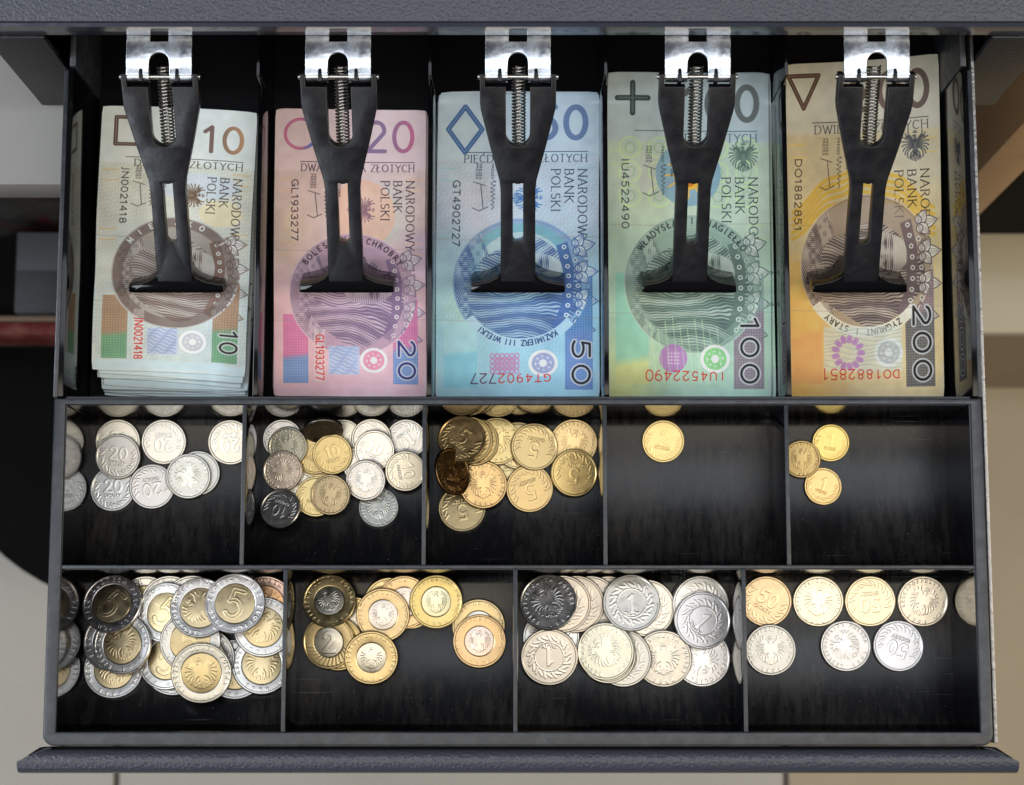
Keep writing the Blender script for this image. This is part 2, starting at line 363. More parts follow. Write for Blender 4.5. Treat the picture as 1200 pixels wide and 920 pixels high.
def paint_note(n):
    """the flat print of one note, standing upright as it lies in the drawer"""
    d = NOTE[n]; W, H = d['W'], d['H']
    c = Canvas(W, H, rgb(*d['top']))
    X, Y = c.X/W, c.Y/H
    R = random.Random(n)
    ink, ink2, low, mid, acc = (rgb(*d[k]) for k in ('ink', 'ink2', 'low', 'mid', 'acc'))
    full = (slice(0, H), slice(0, W))
    def band(lo, hi, soft=.03): return np.clip((Y-lo)/soft, 0, 1)*np.clip((hi-Y)/soft, 0, 1)
    c.put(full, band(.21, 1.2, .012), mid)
    c.put(full, np.clip((Y-.42)/.3, 0, 1), low)
    if n == 50:
        c.put(full, np.clip((Y-.55)/.2, 0, 1)*np.clip(1-abs(X-.15)/.2, 0, 1)*np.clip((.8-Y)/.1, 0, 1), rgb(206, 226, 190), .8)
        c.put(full, band(.25, .5, .08)*np.clip(1-abs(X-.25)/.3, 0, 1), rgb(226, 206, 222), .7)
    if n == 100:
        c.put(full, np.clip((Y-.78)/.15, 0, 1)*np.clip(1-(X-.1)/.3, 0, 1), rgb(222, 216, 120), .6)
        c.put(full, band(.22, .42, .05)*np.clip(1-abs(X-.3)/.35, 0, 1), rgb(204, 190, 206), .5)
    if n == 200:
        c.put(full, np.clip((Y-.55)/.1, 0, 1)*np.clip(1-(X-.1)/.35, 0, 1), rgb(244, 180, 88), .85)
        c.put(full, band(.22, .4, .05)*np.clip((X-.5)/.3, 0, 1), rgb(206, 206, 196), .6)
        c.put(full, band(.45, .85, .1)*np.clip((X-.75)/.2, 0, 1), rgb(210, 196, 160), .6)
    if n == 20:
        c.put(full, band(.24, .5, .06)*np.clip(1-abs(X-.72)/.25, 0, 1), rgb(198, 212, 196), .8)
        c.put(full, band(.3, .6, .1)*np.clip(1-abs(X-.1)/.18, 0, 1), rgb(238, 214, 170), .6)
        c.put(full, band(.4, .62, .06)*np.clip((X-.8)/.15, 0, 1), rgb(204, 186, 220), .7)
    # guilloche ground
    for k, (fx, fy, ph) in enumerate(((46, 9, .5), (9, 70, 1.2), (30, 40, 2.2))):
        f = 2*np.pi*(fx*X+fy*Y*H/W/2)+2.4*np.sin(2*np.pi*(3*Y+1.3*X)+ph)
        c.hatch(full, band(.215, .965, .01), f, (low*.6+ink2*.4) if k != 1 else acc*.8+ink2*.2, .17)
    # side stripes and waves
    for x0, x1 in ((.02, .13), (.87, .98)):
        for k in range(7):
            xx = x0+(x1-x0)*k/6
            c.rect(int(xx*W), int(.24*H), int(xx*W)+2, int(.97*H), acc, .28)
        for y in (.245, .285, .47, .51):
            c.rect(int(x0*W), int(y*H), int(x1*W), int(y*H)+5, acc, .55)
    if n == 200 or n == 50 or n == 100:
        for k in range(9):
            rr = (.30+.022*k)*W
            c.ell(.5*W, .56*H, rr*1.05, rr, acc if k % 2 else low*.7+acc*.3, .45 if n == 200 else .32, inner=1-.016)
    if n == 200:
        for k in range(5):
            pts = [(W*(.05+.9*q), H*(.45-.13*math.sin(q*3.14)+.02*k+.008*math.sin(q*22))) for q in [i/24 for i in range(25)]]
            c.line(pts, W*.012, rgb(226, 180, 66), .8)
    if n == 100:
        for cx_ in (.14, .32, .68, .86):
            for cy_ in (.235, .31, .385):
                c.ell(cx_*W, cy_*H, .07*W, .035*H, rgb(196, 226, 170), .8, inner=.82)
                c.ell(cx_*W, cy_*H, .035*W, .018*H, rgb(150, 190, 150), .6, inner=.7)
        c.ell(.5*W, .315*H, .2*W, .1*H, rgb(120, 160, 190), .75)
        c.ell(.5*W, .32*H, .09*W, .045*H, rgb(232, 180, 60), .95)
        c.ell(.51*W, .34*H, .03*W, .015*H, rgb(200, 120, 40), .9)
        for k in range(12):
            a = k*math.pi/6
            c.seg((.5*W+.09*W*math.cos(a), .32*H+.09*W*math.sin(a)), (.5*W+.14*W*math.cos(a), .32*H+.14*W*math.sin(a)), 3, rgb(240, 190, 80), .9)
    if n == 200:
        c.ell(.53*W, .335*H, .09*W, .03*H, rgb(120, 150, 205), .8)
        c.ell(.56*W, .35*H, .05*W, .02*H, rgb(230, 230, 235), .8)
    if n == 20:
        c.ell(.58*W, .37*H, .22*W, .12*H, rgb(236, 186, 160), .75)
    if n == 10:
        c.ell(.62*W, .30*H, .3*W, .05*H, rgb(205, 215, 228), .7); c.ell(.8*W, .40*H, .14*W, .05*H, rgb(236, 220, 176), .7)
    # sign for the blind
    nu, nu2 = rgb(*d['num']), rgb(*d['num2'])
    s, t = .105*W, .017*W*1.6
    if d['shape'] == 'square':
        x, y = .2*W, .095*H
        c.line([(x-s, y-s), (x+s, y-s), (x+s, y+s), (x-s, y+s), (x-s, y-s)], t*.5, nu*.9, .85)
        c.line([(x-s, y-s), (x+s, y-s), (x+s, y+s), (x-s, y+s), (x-s, y-s)], 1, rgb(190, 180, 170), .8)
    elif d['shape'] == 'circle':
        x, y = .17*W, .088*H
        c.ell(x, y, s*1.08, s*1.08, rgb(200, 88, 140), .9, inner=.82)
        b = c._box(x, y-s*1.2, x+s*1.2, y+s*1.2)
        dd = np.hypot(c.X[b]-x, c.Y[b]-y)/(s*1.08)
        c.put(b, ((dd < 1) & (dd > .82)).astype(np.float32)*np.clip((c.X[b]-x)/s*1.6, 0, 1), rgb(70, 100, 190))
        c.ell(x, y, s*.98, s*.98, rgb(232, 206, 208), .6, inner=.96)
    elif d['shape'] == 'diamond':
        x, y = .168*W, .116*H
        q = [(x, y-s*1.45), (x+s, y), (x, y+s*1.45), (x-s, y), (x, y-s*1.45)]
        c.line(q, t*.55, nu, .9); c.line(q, 1, rgb(150, 180, 214), .8)
    elif d['shape'] == 'plus':
        x, y = .155*W, .08*H
        for q in ([(x-s*.9, y), (x+s*.9, y)], [(x, y-s*.9), (x, y+s*.9)]):
            c.line(q, t*.62, nu, .92)
        for k in range(-6, 7):
            for dx, dy in ((k/7, 0), (0, k/7)):
                c.ell(x+dx*s*.95, y+dy*s*.95, 3.4, 3.4, rgb(150, 170, 172), .7, inner=.55)
    else:
        x, y = .12*W, .085*H
        q = [(x-s, y-s*.9), (x+s*.9, y-s*.9), (x-.05*s, y+s), (x-s, y-s*.9)]
        c.line(q, t*.5, nu, .92); c.line(q, 1, rgb(180, 160, 130), .7)
    # big figure top right, filled with a woven pattern
    hN = .112*H*.92
    m = Canvas(W, H, (0,), 1)
    m.text(str(n), d['numx']*W, .147*H if n != 10 else .163*H, hN if n != 10 else hN*.92, (1,), r=hN*(.068 if n < 50 else .088), serif=False, anchor='r', gap=.2, sx=1.05)
    mm = m.a[..., 0]
    col = nu[None, None]*(1-np.clip((X-.72)/.2, 0, 1)[..., None])+nu2[None, None]*np.clip((X-.72)/.2, 0, 1)[..., None]
    weave = (.5+.5*np.sin(c.X*.62)*np.sin(c.Y*.62))**1.5
    col = col*(1-.6*weave[..., None])+rgb(226, 216, 206)*(.6*weave[..., None])
    c.a = c.a*(1-mm[..., None]*.93)+col*mm[..., None]*.93
    # words
    tx = rgb(*d['text'])
    wcol = tx*.8+nu*.2 if n != 100 else rgb(58, 92, 110)
    ly = {10: .196, 20: .186, 50: .192, 100: .182, 200: .182}[n]
    c.rect(int(.17*W), int(ly*H), int(.93*W), int(ly*H)+3, wcol, .8)
    c.text(d['words'], .925*W, (ly+.034)*H, .025*H, wcol, r=1.4, anchor='r', fit={10: .7, 20: .75, 50: .76, 100: .5, 200: .74}[n]*W)
    y0 = {10: .262, 20: .252, 50: .25, 100: .325, 200: .335}[n]
    for i, (w_, L) in enumerate((('NARODOWY', .245), ('BANK', .112), ('POLSKI', .14))):
        c.text(w_, (.872-.083*i)*W, y0*H, .054*W, tx, ang=90, r=1.65, fit=L*H)
    c.text(d['serial'], d['serx']*W, {10: .235, 20: .25, 50: .285, 100: .27, 200: .29}[n]*H, .042*W, tx, ang=90, r=1.7, serif=False, fit=.215*H)
    # small date lines and signatures
    for i, x in enumerate((.42, .39)):
        c.text('WARSZAWA' if i == 0 else '25 MARCA 1994', x*W, .235*H, .018*W, tx, ang=90, r=1.0, serif=False, fit=(.075 if i == 0 else .088)*H, al=.85)
    for x in (.24, .26, .335):
        c.text('PREZES', x*W, .23*H, .013*W, tx, ang=90, r=.8, serif=False, fit=.05*H, al=.8)
    c.line([(.225*W, .29*H), (.30*W, .302*H)], 1.2, tx); c.line([(.27*W, .3*H), (.285*W, .375*H)], 1.2, tx); c.line([(.22*W, .375*H), (.26*W, .385*H), (.315*W, .372*H)], 1.3, tx)
    c.line([(.345*W+.02*W*math.sin(i*1.9)*(1-.03*i), (.285+.0042*i)*H) for i in range(24)], 1.1, tx, .9)
    # eagle
    ex, ey = d['eag']
    c.strokes(eagle(), ex*W, ey*H, .092*W, rgb(*d['eagc']), .75, ang=90 if n < 100 else 0)
    # ---- medallion with an engraved crowned head, lying on its side (crown to the right)
    cx, cy, k = .52*W, {10: .63, 20: .65, 50: .62, 100: .65, 200: .61}[n]*H, .42*W
    def M(s_, t_): return (cx+(t_*1.1+.02)*k, cy+(s_*1.2+.06)*k)
    ph = 2*np.pi*(c.X*.075+c.Y*.035)
    ph2 = np.hypot(c.X-cx, c.Y-cy)*1.3
    b = c._box(cx-k, cy-k, cx+k, cy+k)
    disc = np.clip((1-np.hypot(c.X[b]-cx, c.Y[b]-cy)/k)*k, 0, 1)
    c.put(b, disc, ink2*.6+low*.4, .62 if n != 50 else .4)
    c.hatch(b, disc, ph2, ink, .22); c.hatch(b, disc, ph*2.2, ink, .2)
    c.ell(cx, cy, k, k, low*.3+rgb(255, 255, 255)*.7, .35 if n != 50 else .1, inner=.985)
    c.ell(cx, cy, k*.97, k*.97, ink, .35, inner=.99)
    if n == 50: c.ell(cx, cy-.3*k, k*.75, k*.62, rgb(110, 190, 190), .5); c.ell(cx, cy-.3*k, k*.6, k*.48, rgb(205, 222, 228), .7)
    lightc = low*.3+rgb(240, 240, 236)*.7
    # tones of a bearded, crowned head, cut into engraved lines: s runs to the figure's left, t up towards the crown
    s = ((c.Y-cy)/k-.06)/1.2; t = ((c.X-cx)/k-.02)/1.1
    inside = np.hypot(c.X-cx, c.Y-cy) < k*.975
    sm = lambda a, lo, hi: np.clip((a-lo)/(hi-lo), 0, 1)**2*(3-2*np.clip((a-lo)/(hi-lo), 0, 1))
    def cut(tone, phase): return np.clip((tone*2-1)*1.0+np.sin(phase)*1.0+.5, 0, 1)*np.clip(tone*3, 0, 1)
    cov = np.zeros_like(s)
    # mantle with folds, fur collar and an embroidered hem
    shoulder = -.36-.35*np.abs(s)**1.6
    reg = (t < shoulder) & inside
    fold = .5+.28*np.sin(7*s+3*np.sin(4*t)+n)+.15*np.sin(17*s+5*t)
    cov = np.where(reg, cut(fold, c.X*.8+c.Y*.45+2*np.sin(c.Y*.03)), cov)
    hem = np.abs(t-shoulder+.13)
    cov = np.where(reg & (hem < .1), cut(.16+.25*(np.sin(s*40)*np.sin(t*40) > .35)+.5*(hem > .085), c.X*1.1), cov)
    hem2 = np.abs(t-shoulder+.36)
    cov = np.where(reg & (hem2 < .07), cut(.55+.4*np.sin(s*48)*np.sin(t*48), c.Y*.9), cov)
    # hair falling in waves on both sides
    hr = ((s-.06)/(.56+.06*np.sin(6*t+1)+(.1 if n in (50, 100) else 0)))**2+((t-.03)/(.68 if n < 50 else .76))**2 < 1
    wav = s*(1+.55*(.45-t))+.07*np.sin(3.4*t+2.2*s+n)+.025*np.sin(7*t-9*s)+.006*np.sin(31*t-27*s)
    hp = 2*np.pi*25*wav
    cov = np.where(hr & inside, cut(.48+.34*np.sin(hp*.17+1.2*np.sin(4*t+2*s))+.16*sm(s, -.3, .5)+.12*sm(t, .2, .45), hp), cov)
    # beard
    bd = ((s+.15)/.27)**2+((t+.28)/.36)**2 < 1
    bp_ = 2*np.pi*28*(s+.15+.05*np.sin(8*t)+.25*(s+.15)*(t+.2))
    cov = np.where(bd & inside, cut(.5+.25*np.sin(bp_*.2)-.1*sm(t, -.3, 0), bp_), cov)
    # face
    fs, ft = (s+.17)/.25, (t-.2)/.37
    fc = fs**2+ft**2 < 1
    tone = .06+.5*sm(fs, .1, 1.05)+.12*sm(-fs, .6, 1.1)
    for e in (-.3, -.06):
        tone = tone+.8*np.exp(-((s-e)/.085)**2-((t-.335+.6*(s-e)**2/.1*.1)/.022)**2)        # brow
        tone = tone+.35*np.exp(-((s-e)/.08)**2-((t-.27)/.05)**2)                              # socket
        tone = tone+.9*np.exp(-((s-e)/.055)**2-((t-.25)/.014)**2)+.7*np.exp(-((s-e)/.022)**2-((t-.235)/.02)**2)
    tone = tone+.4*np.exp(-((s+.145)/.028)**2-((t-.18)/.11)**2)+.6*np.exp(-((s+.2)/.07)**2-((t-.06)/.018)**2)
    tone = tone+.85*np.exp(-((s+.2)/.1)**2-((t+.04)/.016)**2)+.45*np.exp(-((s+.2)/.12)**2-((t+.005)/.02)**2)
    cov = np.where(fc & inside, cut(tone, 2*np.pi*38*(t+.3*(s+.17)**2)), cov)
    pale = (reg | hr | bd | fc) & inside
    c.put(full, pale.astype(np.float32), lightc*.75+ink2*.25, .5); c.put(full, (fc & inside).astype(np.float32), lightc, .35)
    c.put(full, blur(cov.astype(np.float32)), ink*.92, .82)
    # crown: jewelled band and fleurons
    bp = [M(-.52, .45), M(-.2, .54), M(.2, .53), M(.52, .4), M(.58, .51), M(.22, .67), M(-.22, .69), M(-.57, .6)]
    b5, m5 = c.mask_poly(bp)
    c.put(b5, m5, ink*.6+ink2*.4, .9)
    for i in range(9):
        s_ = -.5+.125*i
        e = .52+.1*math.cos(s_*2.4)
        c.ell(*M(s_, e), k*.035, k*.035, lightc, .95); c.ell(*M(s_, e), k*.018, k*.018, ink, .8)
    for i, s_ in enumerate((-.5, -.17, .18, .52)):           # lilies on the band
        t_ = .655+.09*math.cos(s_*2)
        tilt = s_*.35
        for (ao, L, wd) in ((0, .27, .075), (-.75, .2, .062), (.75, .2, .062), (-1.35, .12, .045), (1.35, .12, .045)):
            a0 = tilt+ao
            pts = []
            for q in range(25):
                u = q/24 if q <= 12 else (24-q)/24
                u *= 2
                sd = 1 if q <= 12 else -1
                w_ = wd*math.sin(math.pi*min(1, u)**.8)*sd
                bend = .12*ao*u*u
                pts.append(M(s_+L*u*math.sin(a0+bend)+w_*math.cos(a0), t_+L*u*math.cos(a0+bend)-w_*math.sin(a0)))
            c.poly(pts, lightc, .88)
            c.line(pts, 1.8, ink, .85)
            for f_ in (.35, -.35, 0):
                c.line([M(s_+L*u*math.sin(a0+.12*ao*u*u)+f_*wd*math.sin(math.pi*u)*math.cos(a0), t_+L*u*math.cos(a0+.12*ao*u*u)-f_*wd*math.sin(math.pi*u)*math.sin(a0)) for u in (.15, .3, .45, .6, .75, .88)], 1.0, ink2*.6+ink*.4, .8)
        c.ell(*M(s_+.17, t_+.0), k*.035, k*.035, lightc, .9); c.ell(*M(s_+.17, t_), k*.02, k*.02, ink, .7)
    # name on the rim
    if n in (10, 20, 100):
        c.ell(cx, cy, k*.97, k*.97, ink*.9 if n == 10 else low*.6+ink2*.2+.1, .55 if n == 10 else .35, inner=.84)
        b6 = c._box(cx-k, cy-k, cx+k, cy-.2*k)
        c.ring_text(d['name'], cx, cy, k*.865, k*.085, -58, 58, lightc if n == 10 else tx*.9, r=1.8)
    else:
        nm = d['name']
        p_ = [(cx+k*1.0*math.sin(math.radians(a)), cy-k*1.0*math.cos(math.radians(a))) for a in range(130, 236, 5)]
        q_ = [(cx+k*.86*math.sin(math.radians(a)), cy-k*.86*math.cos(math.radians(a))) for a in range(235, 129, -5)]
        c.poly(p_+q_, rgb(236, 230, 206) if n == 200 else rgb(176, 212, 234), .92)
        for i, ch in enumerate(nm):
            a = math.radians(146+76*(i+.5)/len(nm))
            x_, y_ = cx+k*.89*math.sin(a), cy-k*.89*math.cos(a)
            c.text(ch, x_, y_, k*.08, tx if n == 200 else ink*.8, ang=math.degrees(a), r=1.8, serif=False, anchor='c')
    # ---- lower bands
    A, B = rgb(*d['bandA']), rgb(*d['bandB'])
    zz = np.abs(np.sin(c.X*.35)*np.sin(c.Y*.35))
    def bandrect(x0, y0, x1, y1, ca, cb, sp, al, tex=.3):
        b = c._box(x0*W, y0*H, x1*W, y1*H, 0)
        t = np.clip(((c.Y[b]/H-y0)/(y1-y0)-sp)*12+.5+(c.X[b]/W-x0)*3-.15, 0, 1)[..., None]
        cc = (ca*(1-t)+cb*t)*.86+low*.14
        cc = cc*(1-tex*zz[b][..., None])+rgb(240, 230, 215)*tex*zz[b][..., None]
        outside = np.clip((np.hypot(c.X[b]-cx, c.Y[b]-cy)/k-1)*k, 0, 1)
        c.put(b, outside, cc, al)
    if n < 50:
        bandrect(.06, .72, .225, .955, A, B, .62, .92); bandrect(.785, .66, .945, .955, A, B, .6, .92)
    elif n == 50:
        bandrect(.05, .74, .25, .955, rgb(168, 214, 226), rgb(120, 200, 228), .5, .7, .08); bandrect(.79, .6, .96, .965, A, B, .5, .92, .22)
    elif n == 100:
        bandrect(.05, .62, .25, .955, rgb(130, 206, 186), rgb(214, 212, 130), .8, .7, .05); bandrect(.77, .62, .955, .965, rgb(118, 150, 146), B*.8+A*.2, .35, .92, .32)
    else:
        bandrect(.05, .6, .24, .955, rgb(240, 186, 90), rgb(238, 164, 92), .6, .85, .06); bandrect(.765, .62, .945, .965, A, B, .4, .92, .36)
    hh = .105*W
    nx = {10: .835, 20: .82, 50: .835, 100: .815, 200: .815}[n]
    ys, L = {10: (.835, .085), 20: (.805, .135), 50: (.805, .145), 100: (.75, .2), 200: (.73, .22)}[n]
    dark = tx*.6 if n != 20 else rgb(50, 50, 120)
    for rr, cc, al in ((.017*W, rgb(214, 216, 216), .8), (.0075*W, dark, .95)):
        c.text(str(n), nx*W, ys*H, hh, cc, ang=90, r=rr, serif=False, fit=L*H, al=al, gap=.18)
    # rosette, patch and red serial
    rx, ry = .655*W, {10: .885, 20: .875, 50: .88, 100: .875, 200: .865}[n]*H
    c.ell(rx, ry, .09*W, .085*W, rgb(240, 240, 238), .85)
    rc = {10: rgb(186, 190, 200), 20: rgb(226, 130, 160), 50: rgb(140, 150, 200), 100: rgb(120, 200, 120), 200: rgb(130, 120, 130)}[n]
    c.ell(rx, ry, .07*W, .066*W, rc, .8, inner=.72)
    for i in range(8):
        a = i*math.pi/4+.3
        c.ell(rx+.036*W*math.cos(a), ry+.036*W*math.sin(a), .014*W, .014*W, rc, .8)
    px, py = .42*W, ry
    pc = rgb(*d['pat'])
    if n == 10 or n == 20:
        bb = c._box(.36*W, ry-.09*W, .56*W, ry+.1*W, 0)
        c.put(bb, np.ones(c.X[bb].shape, np.float32), pc*.4+rgb(226, 230, 240)*.6, .85)
        for i in range(9):
            c.line([(.365*W+j*.02*W, ry-.085*W+.021*W*i+.012*W*math.sin(j*1.3+i)) for j in range(10)], 1.4, pc, .75)
    elif n == 50:
        for i in range(6):
            for j in range(4):
                c.ell(px-.075*W+.03*W*i, ry-.05*W+.033*W*j, .017*W, .019*W, pc, .75, inner=.45)
        c.rect(int(px-.06*W), int(ry-.04*W), int(px+.07*W), int(ry+.045*W), pc, .5)
    elif n == 100:
        c.ell(px-.02*W, py, .085*W, .085*W, pc, .8)
        for i in range(4):
            for j in range(4): c.ell(px-.05*W+.02*W*i, py-.03*W+.02*W*j, 3, 3, rgb(235, 215, 238), .8)
        for i in range(10):
            c.line([(.26*W+.045*W*i, .77*H+.02*H*math.sin(i*1.7)), (.3*W+.045*W*i, .95*H)], 1.5, rgb(196, 236, 190), .5)
    else:
        bb = c._box(.25*W, .79*H, .74*W, .92*H, 0)
        c.put(bb, np.ones(c.X[bb].shape, np.float32), rgb(214, 224, 214), .6)
        for i in range(9): c.line([(.25*W+.054*W*j, .8*H+.013*H*i+.006*H*math.sin(j*1.1+i*.7)) for j in range(10)], 1.2, rgb(150, 160, 160), .5)
        for i in range(26):
            a = i*.2417*2
            c.ell(px-.02*W+(.085+.02*(i % 2))*W*math.cos(a)*.85, py+(.085+.02*(i % 2))*W*math.sin(a)*.85, .018*W, .016*W, pc, .75)
    red = rgb(206, 58, 52)
    if n < 50:
        bb = c._box(.265*W, .77*H, .335*W, .95*H, 0)
        c.put(bb, np.ones(c.X[bb].shape, np.float32), rgb(236, 232, 230), .35)
        c.text(d['serial'], .275*W, .79*H if n == 20 else .8*H, .052*W, red, ang=90, r=1.9, serif=False, fit=.155*H)
    else:
        ser = d['serial']
        x_ = .70*W if n != 50 else .68*W
        step = (.5*W)/len(ser)
        for i, ch in enumerate(ser):
            c.text(ch, x_-i*step, .93*H-(.028+.0012*i)*H*.5, (.022+.0012*i)*H, red if n != 50 or i < 6 else rgb(90, 60, 90), ang=180, r=1.9, serif=False, anchor='c', sx=1.2)
    # paper margin and handling
    edge = np.minimum(np.minimum(X, 1-X)*W, np.minimum(1-Y, 1)*H)
    c.put(full, np.clip(1-edge/(.03*W), 0, 1)*(Y > .9), rgb(*d['top'])*.9+low*.1, .7)
    rs = np.random.RandomState(n)
    soil = rs.rand(H//24+2, W//24+2).astype(np.float32)
    yi, xi = (c.Y/24), (c.X/24)
    y0_, x0_ = yi.astype(int), xi.astype(int); fy, fx = yi-y0_, xi-x0_
    sv = soil[y0_, x0_]*(1-fy)*(1-fx)+soil[y0_+1, x0_]*fy*(1-fx)+soil[y0_, x0_+1]*(1-fy)*fx+soil[y0_+1, x0_+1]*fy*fx
    c.a *= (1-.07*sv)[..., None]
    for y in (.47+.03*rs.rand(), .74):
        c.put(full, np.exp(-((c.Y-y*H-4*np.sin(X*5))/2.2)**2)*.3, rgb(150, 140, 130))
    c.a *= (1+.035*(rs.rand(H, W, 1)-.5))
    return np.clip(c.a*1.07, 0, .94)

def paint_coin(kind, face):
    """height field of one coin face, 0..1, 256 px across"""
    N = 288; c = Canvas(N, N, (0.,), 1); q = N/2
    one = (1.,)
    two = kind in ('z5', 'z2')
    core = .5 if kind == 'z2' else .66
    if face == 'e':
        k = q*(core*.8 if two else .56)
        c.strokes(eagle(), q, q, k, one, 1.)
        Rt = q*.80 if two else q*.76
        c.ring_text('RZECZPOSPOLITA POLSKA', q, q, Rt, q*(.12 if two else .11), -128, 128, one, r=2.3)
        c.ring_text('1994', q, q, q*(.9 if two else .87), q*.11, 212, 148, one, inward=True, r=2.3)
    else:
        num = {'z5': '5', 'z2': '2', 'z1': '1', 'g50': '50', 'g20': '20', 'g10': '10', 'b10': '10', 'g5': '5', 'g2': '2', 'g1': '1'}[kind]
        h = {'z5': .9, 'z2': .68, 'z1': .56}.get(kind, .52 if len(num) == 2 else .62)*q
        yb = q+h*.5-(0 if two or kind == 'z1' else q*.14)
        c.text(num, q, yb, h, one, r=q*(.075 if two else .05), serif=(kind == 'z1'), anchor='c', gap=.2)
        if kind == 'z5':
            c.text(num, q, yb, h, (.45,), r=q*.035, serif=False, anchor='c', gap=.2)
            c.ring_text('PIĘĆ ZŁOTYCH PIĘĆ ZŁOTYCH', q, q, q*.78, q*.12, -170, 170, one, r=2.2)
        elif kind == 'z2':
            for i in range(14):
                a = math.radians(105+i*11.5)
                c.line([(q+q*.62*math.sin(a), q-q*.62*math.cos(a)), (q+q*.86*math.sin(a+.12), q-q*.86*math.cos(a+.12))], 5, one)
            c.ring_text('ZŁ', q, q, q*.66, q*.2, -24, 24, one, r=3)
        else:
            if kind == 'z1':
                c.text('ZŁOTY', q, q+q*.44, q*.12, one, r=2.2, serif=False, anchor='c')
            else:
                c.text('GROSZY' if num not in ('1', '2') else ('GROSZE' if num == '2' else 'GROSZ'), q, q+q*.37, q*.13, one, r=2.2, serif=False, anchor='c', gap=.24)
            R0 = .66 if kind == 'z1' else .72
            for i in range(26):
                a = math.radians(i*360/26)
                if kind != 'z1' and (math.cos(a) > .45): continue
                w = .1
                x, y = q+q*R0*math.sin(a), q-q*R0*math.cos(a)
                a2 = a+1.1 if i % 2 else a+.55
                c.line([(x-q*w*math.cos(a2), y-q*w*math.sin(a2)), (x+q*w*math.cos(a2), y+q*w*math.sin(a2))], 5.5, one)
            if kind == 'z1': c.ell(q, q, q*.52, q*.52, one, 1, inner=.94)
    a = c.a[..., 0]
    return np.clip(blur(a, 2), 0, 1)
# ---------------------------------------------------------------- picture data painted above, turned into images
def make_image(name, a, data=False):
    h, w = a.shape[:2]
    im = bpy.data.images.new(name, w, h, alpha=False, float_buffer=data, is_data=data)
    px = np.ones((h, w, 4), np.float32); px[..., :3] = a if a.ndim == 3 else a[..., None]
    im.pixels.foreach_set(np.ascontiguousarray(px[::-1]).ravel()); im.update(); im.pack()
    return im

paper_edge = mat('note_paper_edge', (.56, .55, .48), .8)
def note_material(n):
    m = bpy.data.materials.new('printed_note_paper'); m.use_nodes = True; nt = m.node_tree; N, L = nt.nodes, nt.links
    p = N['Principled BSDF']; p.inputs['Roughness'].default_value = .62; p.inputs['Specular IOR Level'].default_value = .3
    t = N.new('ShaderNodeTexImage'); t.image = make_image('note_print', paint_note(n)); t.extension = 'EXTEND'
    L.new(t.outputs['Color'], p.inputs['Base Color'])
    tc = N.new('ShaderNodeTexCoord')
    a = N.new('ShaderNodeTexNoise'); a.inputs['Scale'].default_value = 26; a.inputs['Detail'].default_value = 5; L.new(tc.outputs['Object'], a.inputs['Vector'])
    b = N.new('ShaderNodeBump'); b.inputs['Distance'].default_value = .6*S; b.inputs['Strength'].default_value = .4
    L.new(a.outputs['Fac'], b.inputs['Height']); L.new(b.outputs['Normal'], p.inputs['Normal'])
    return m

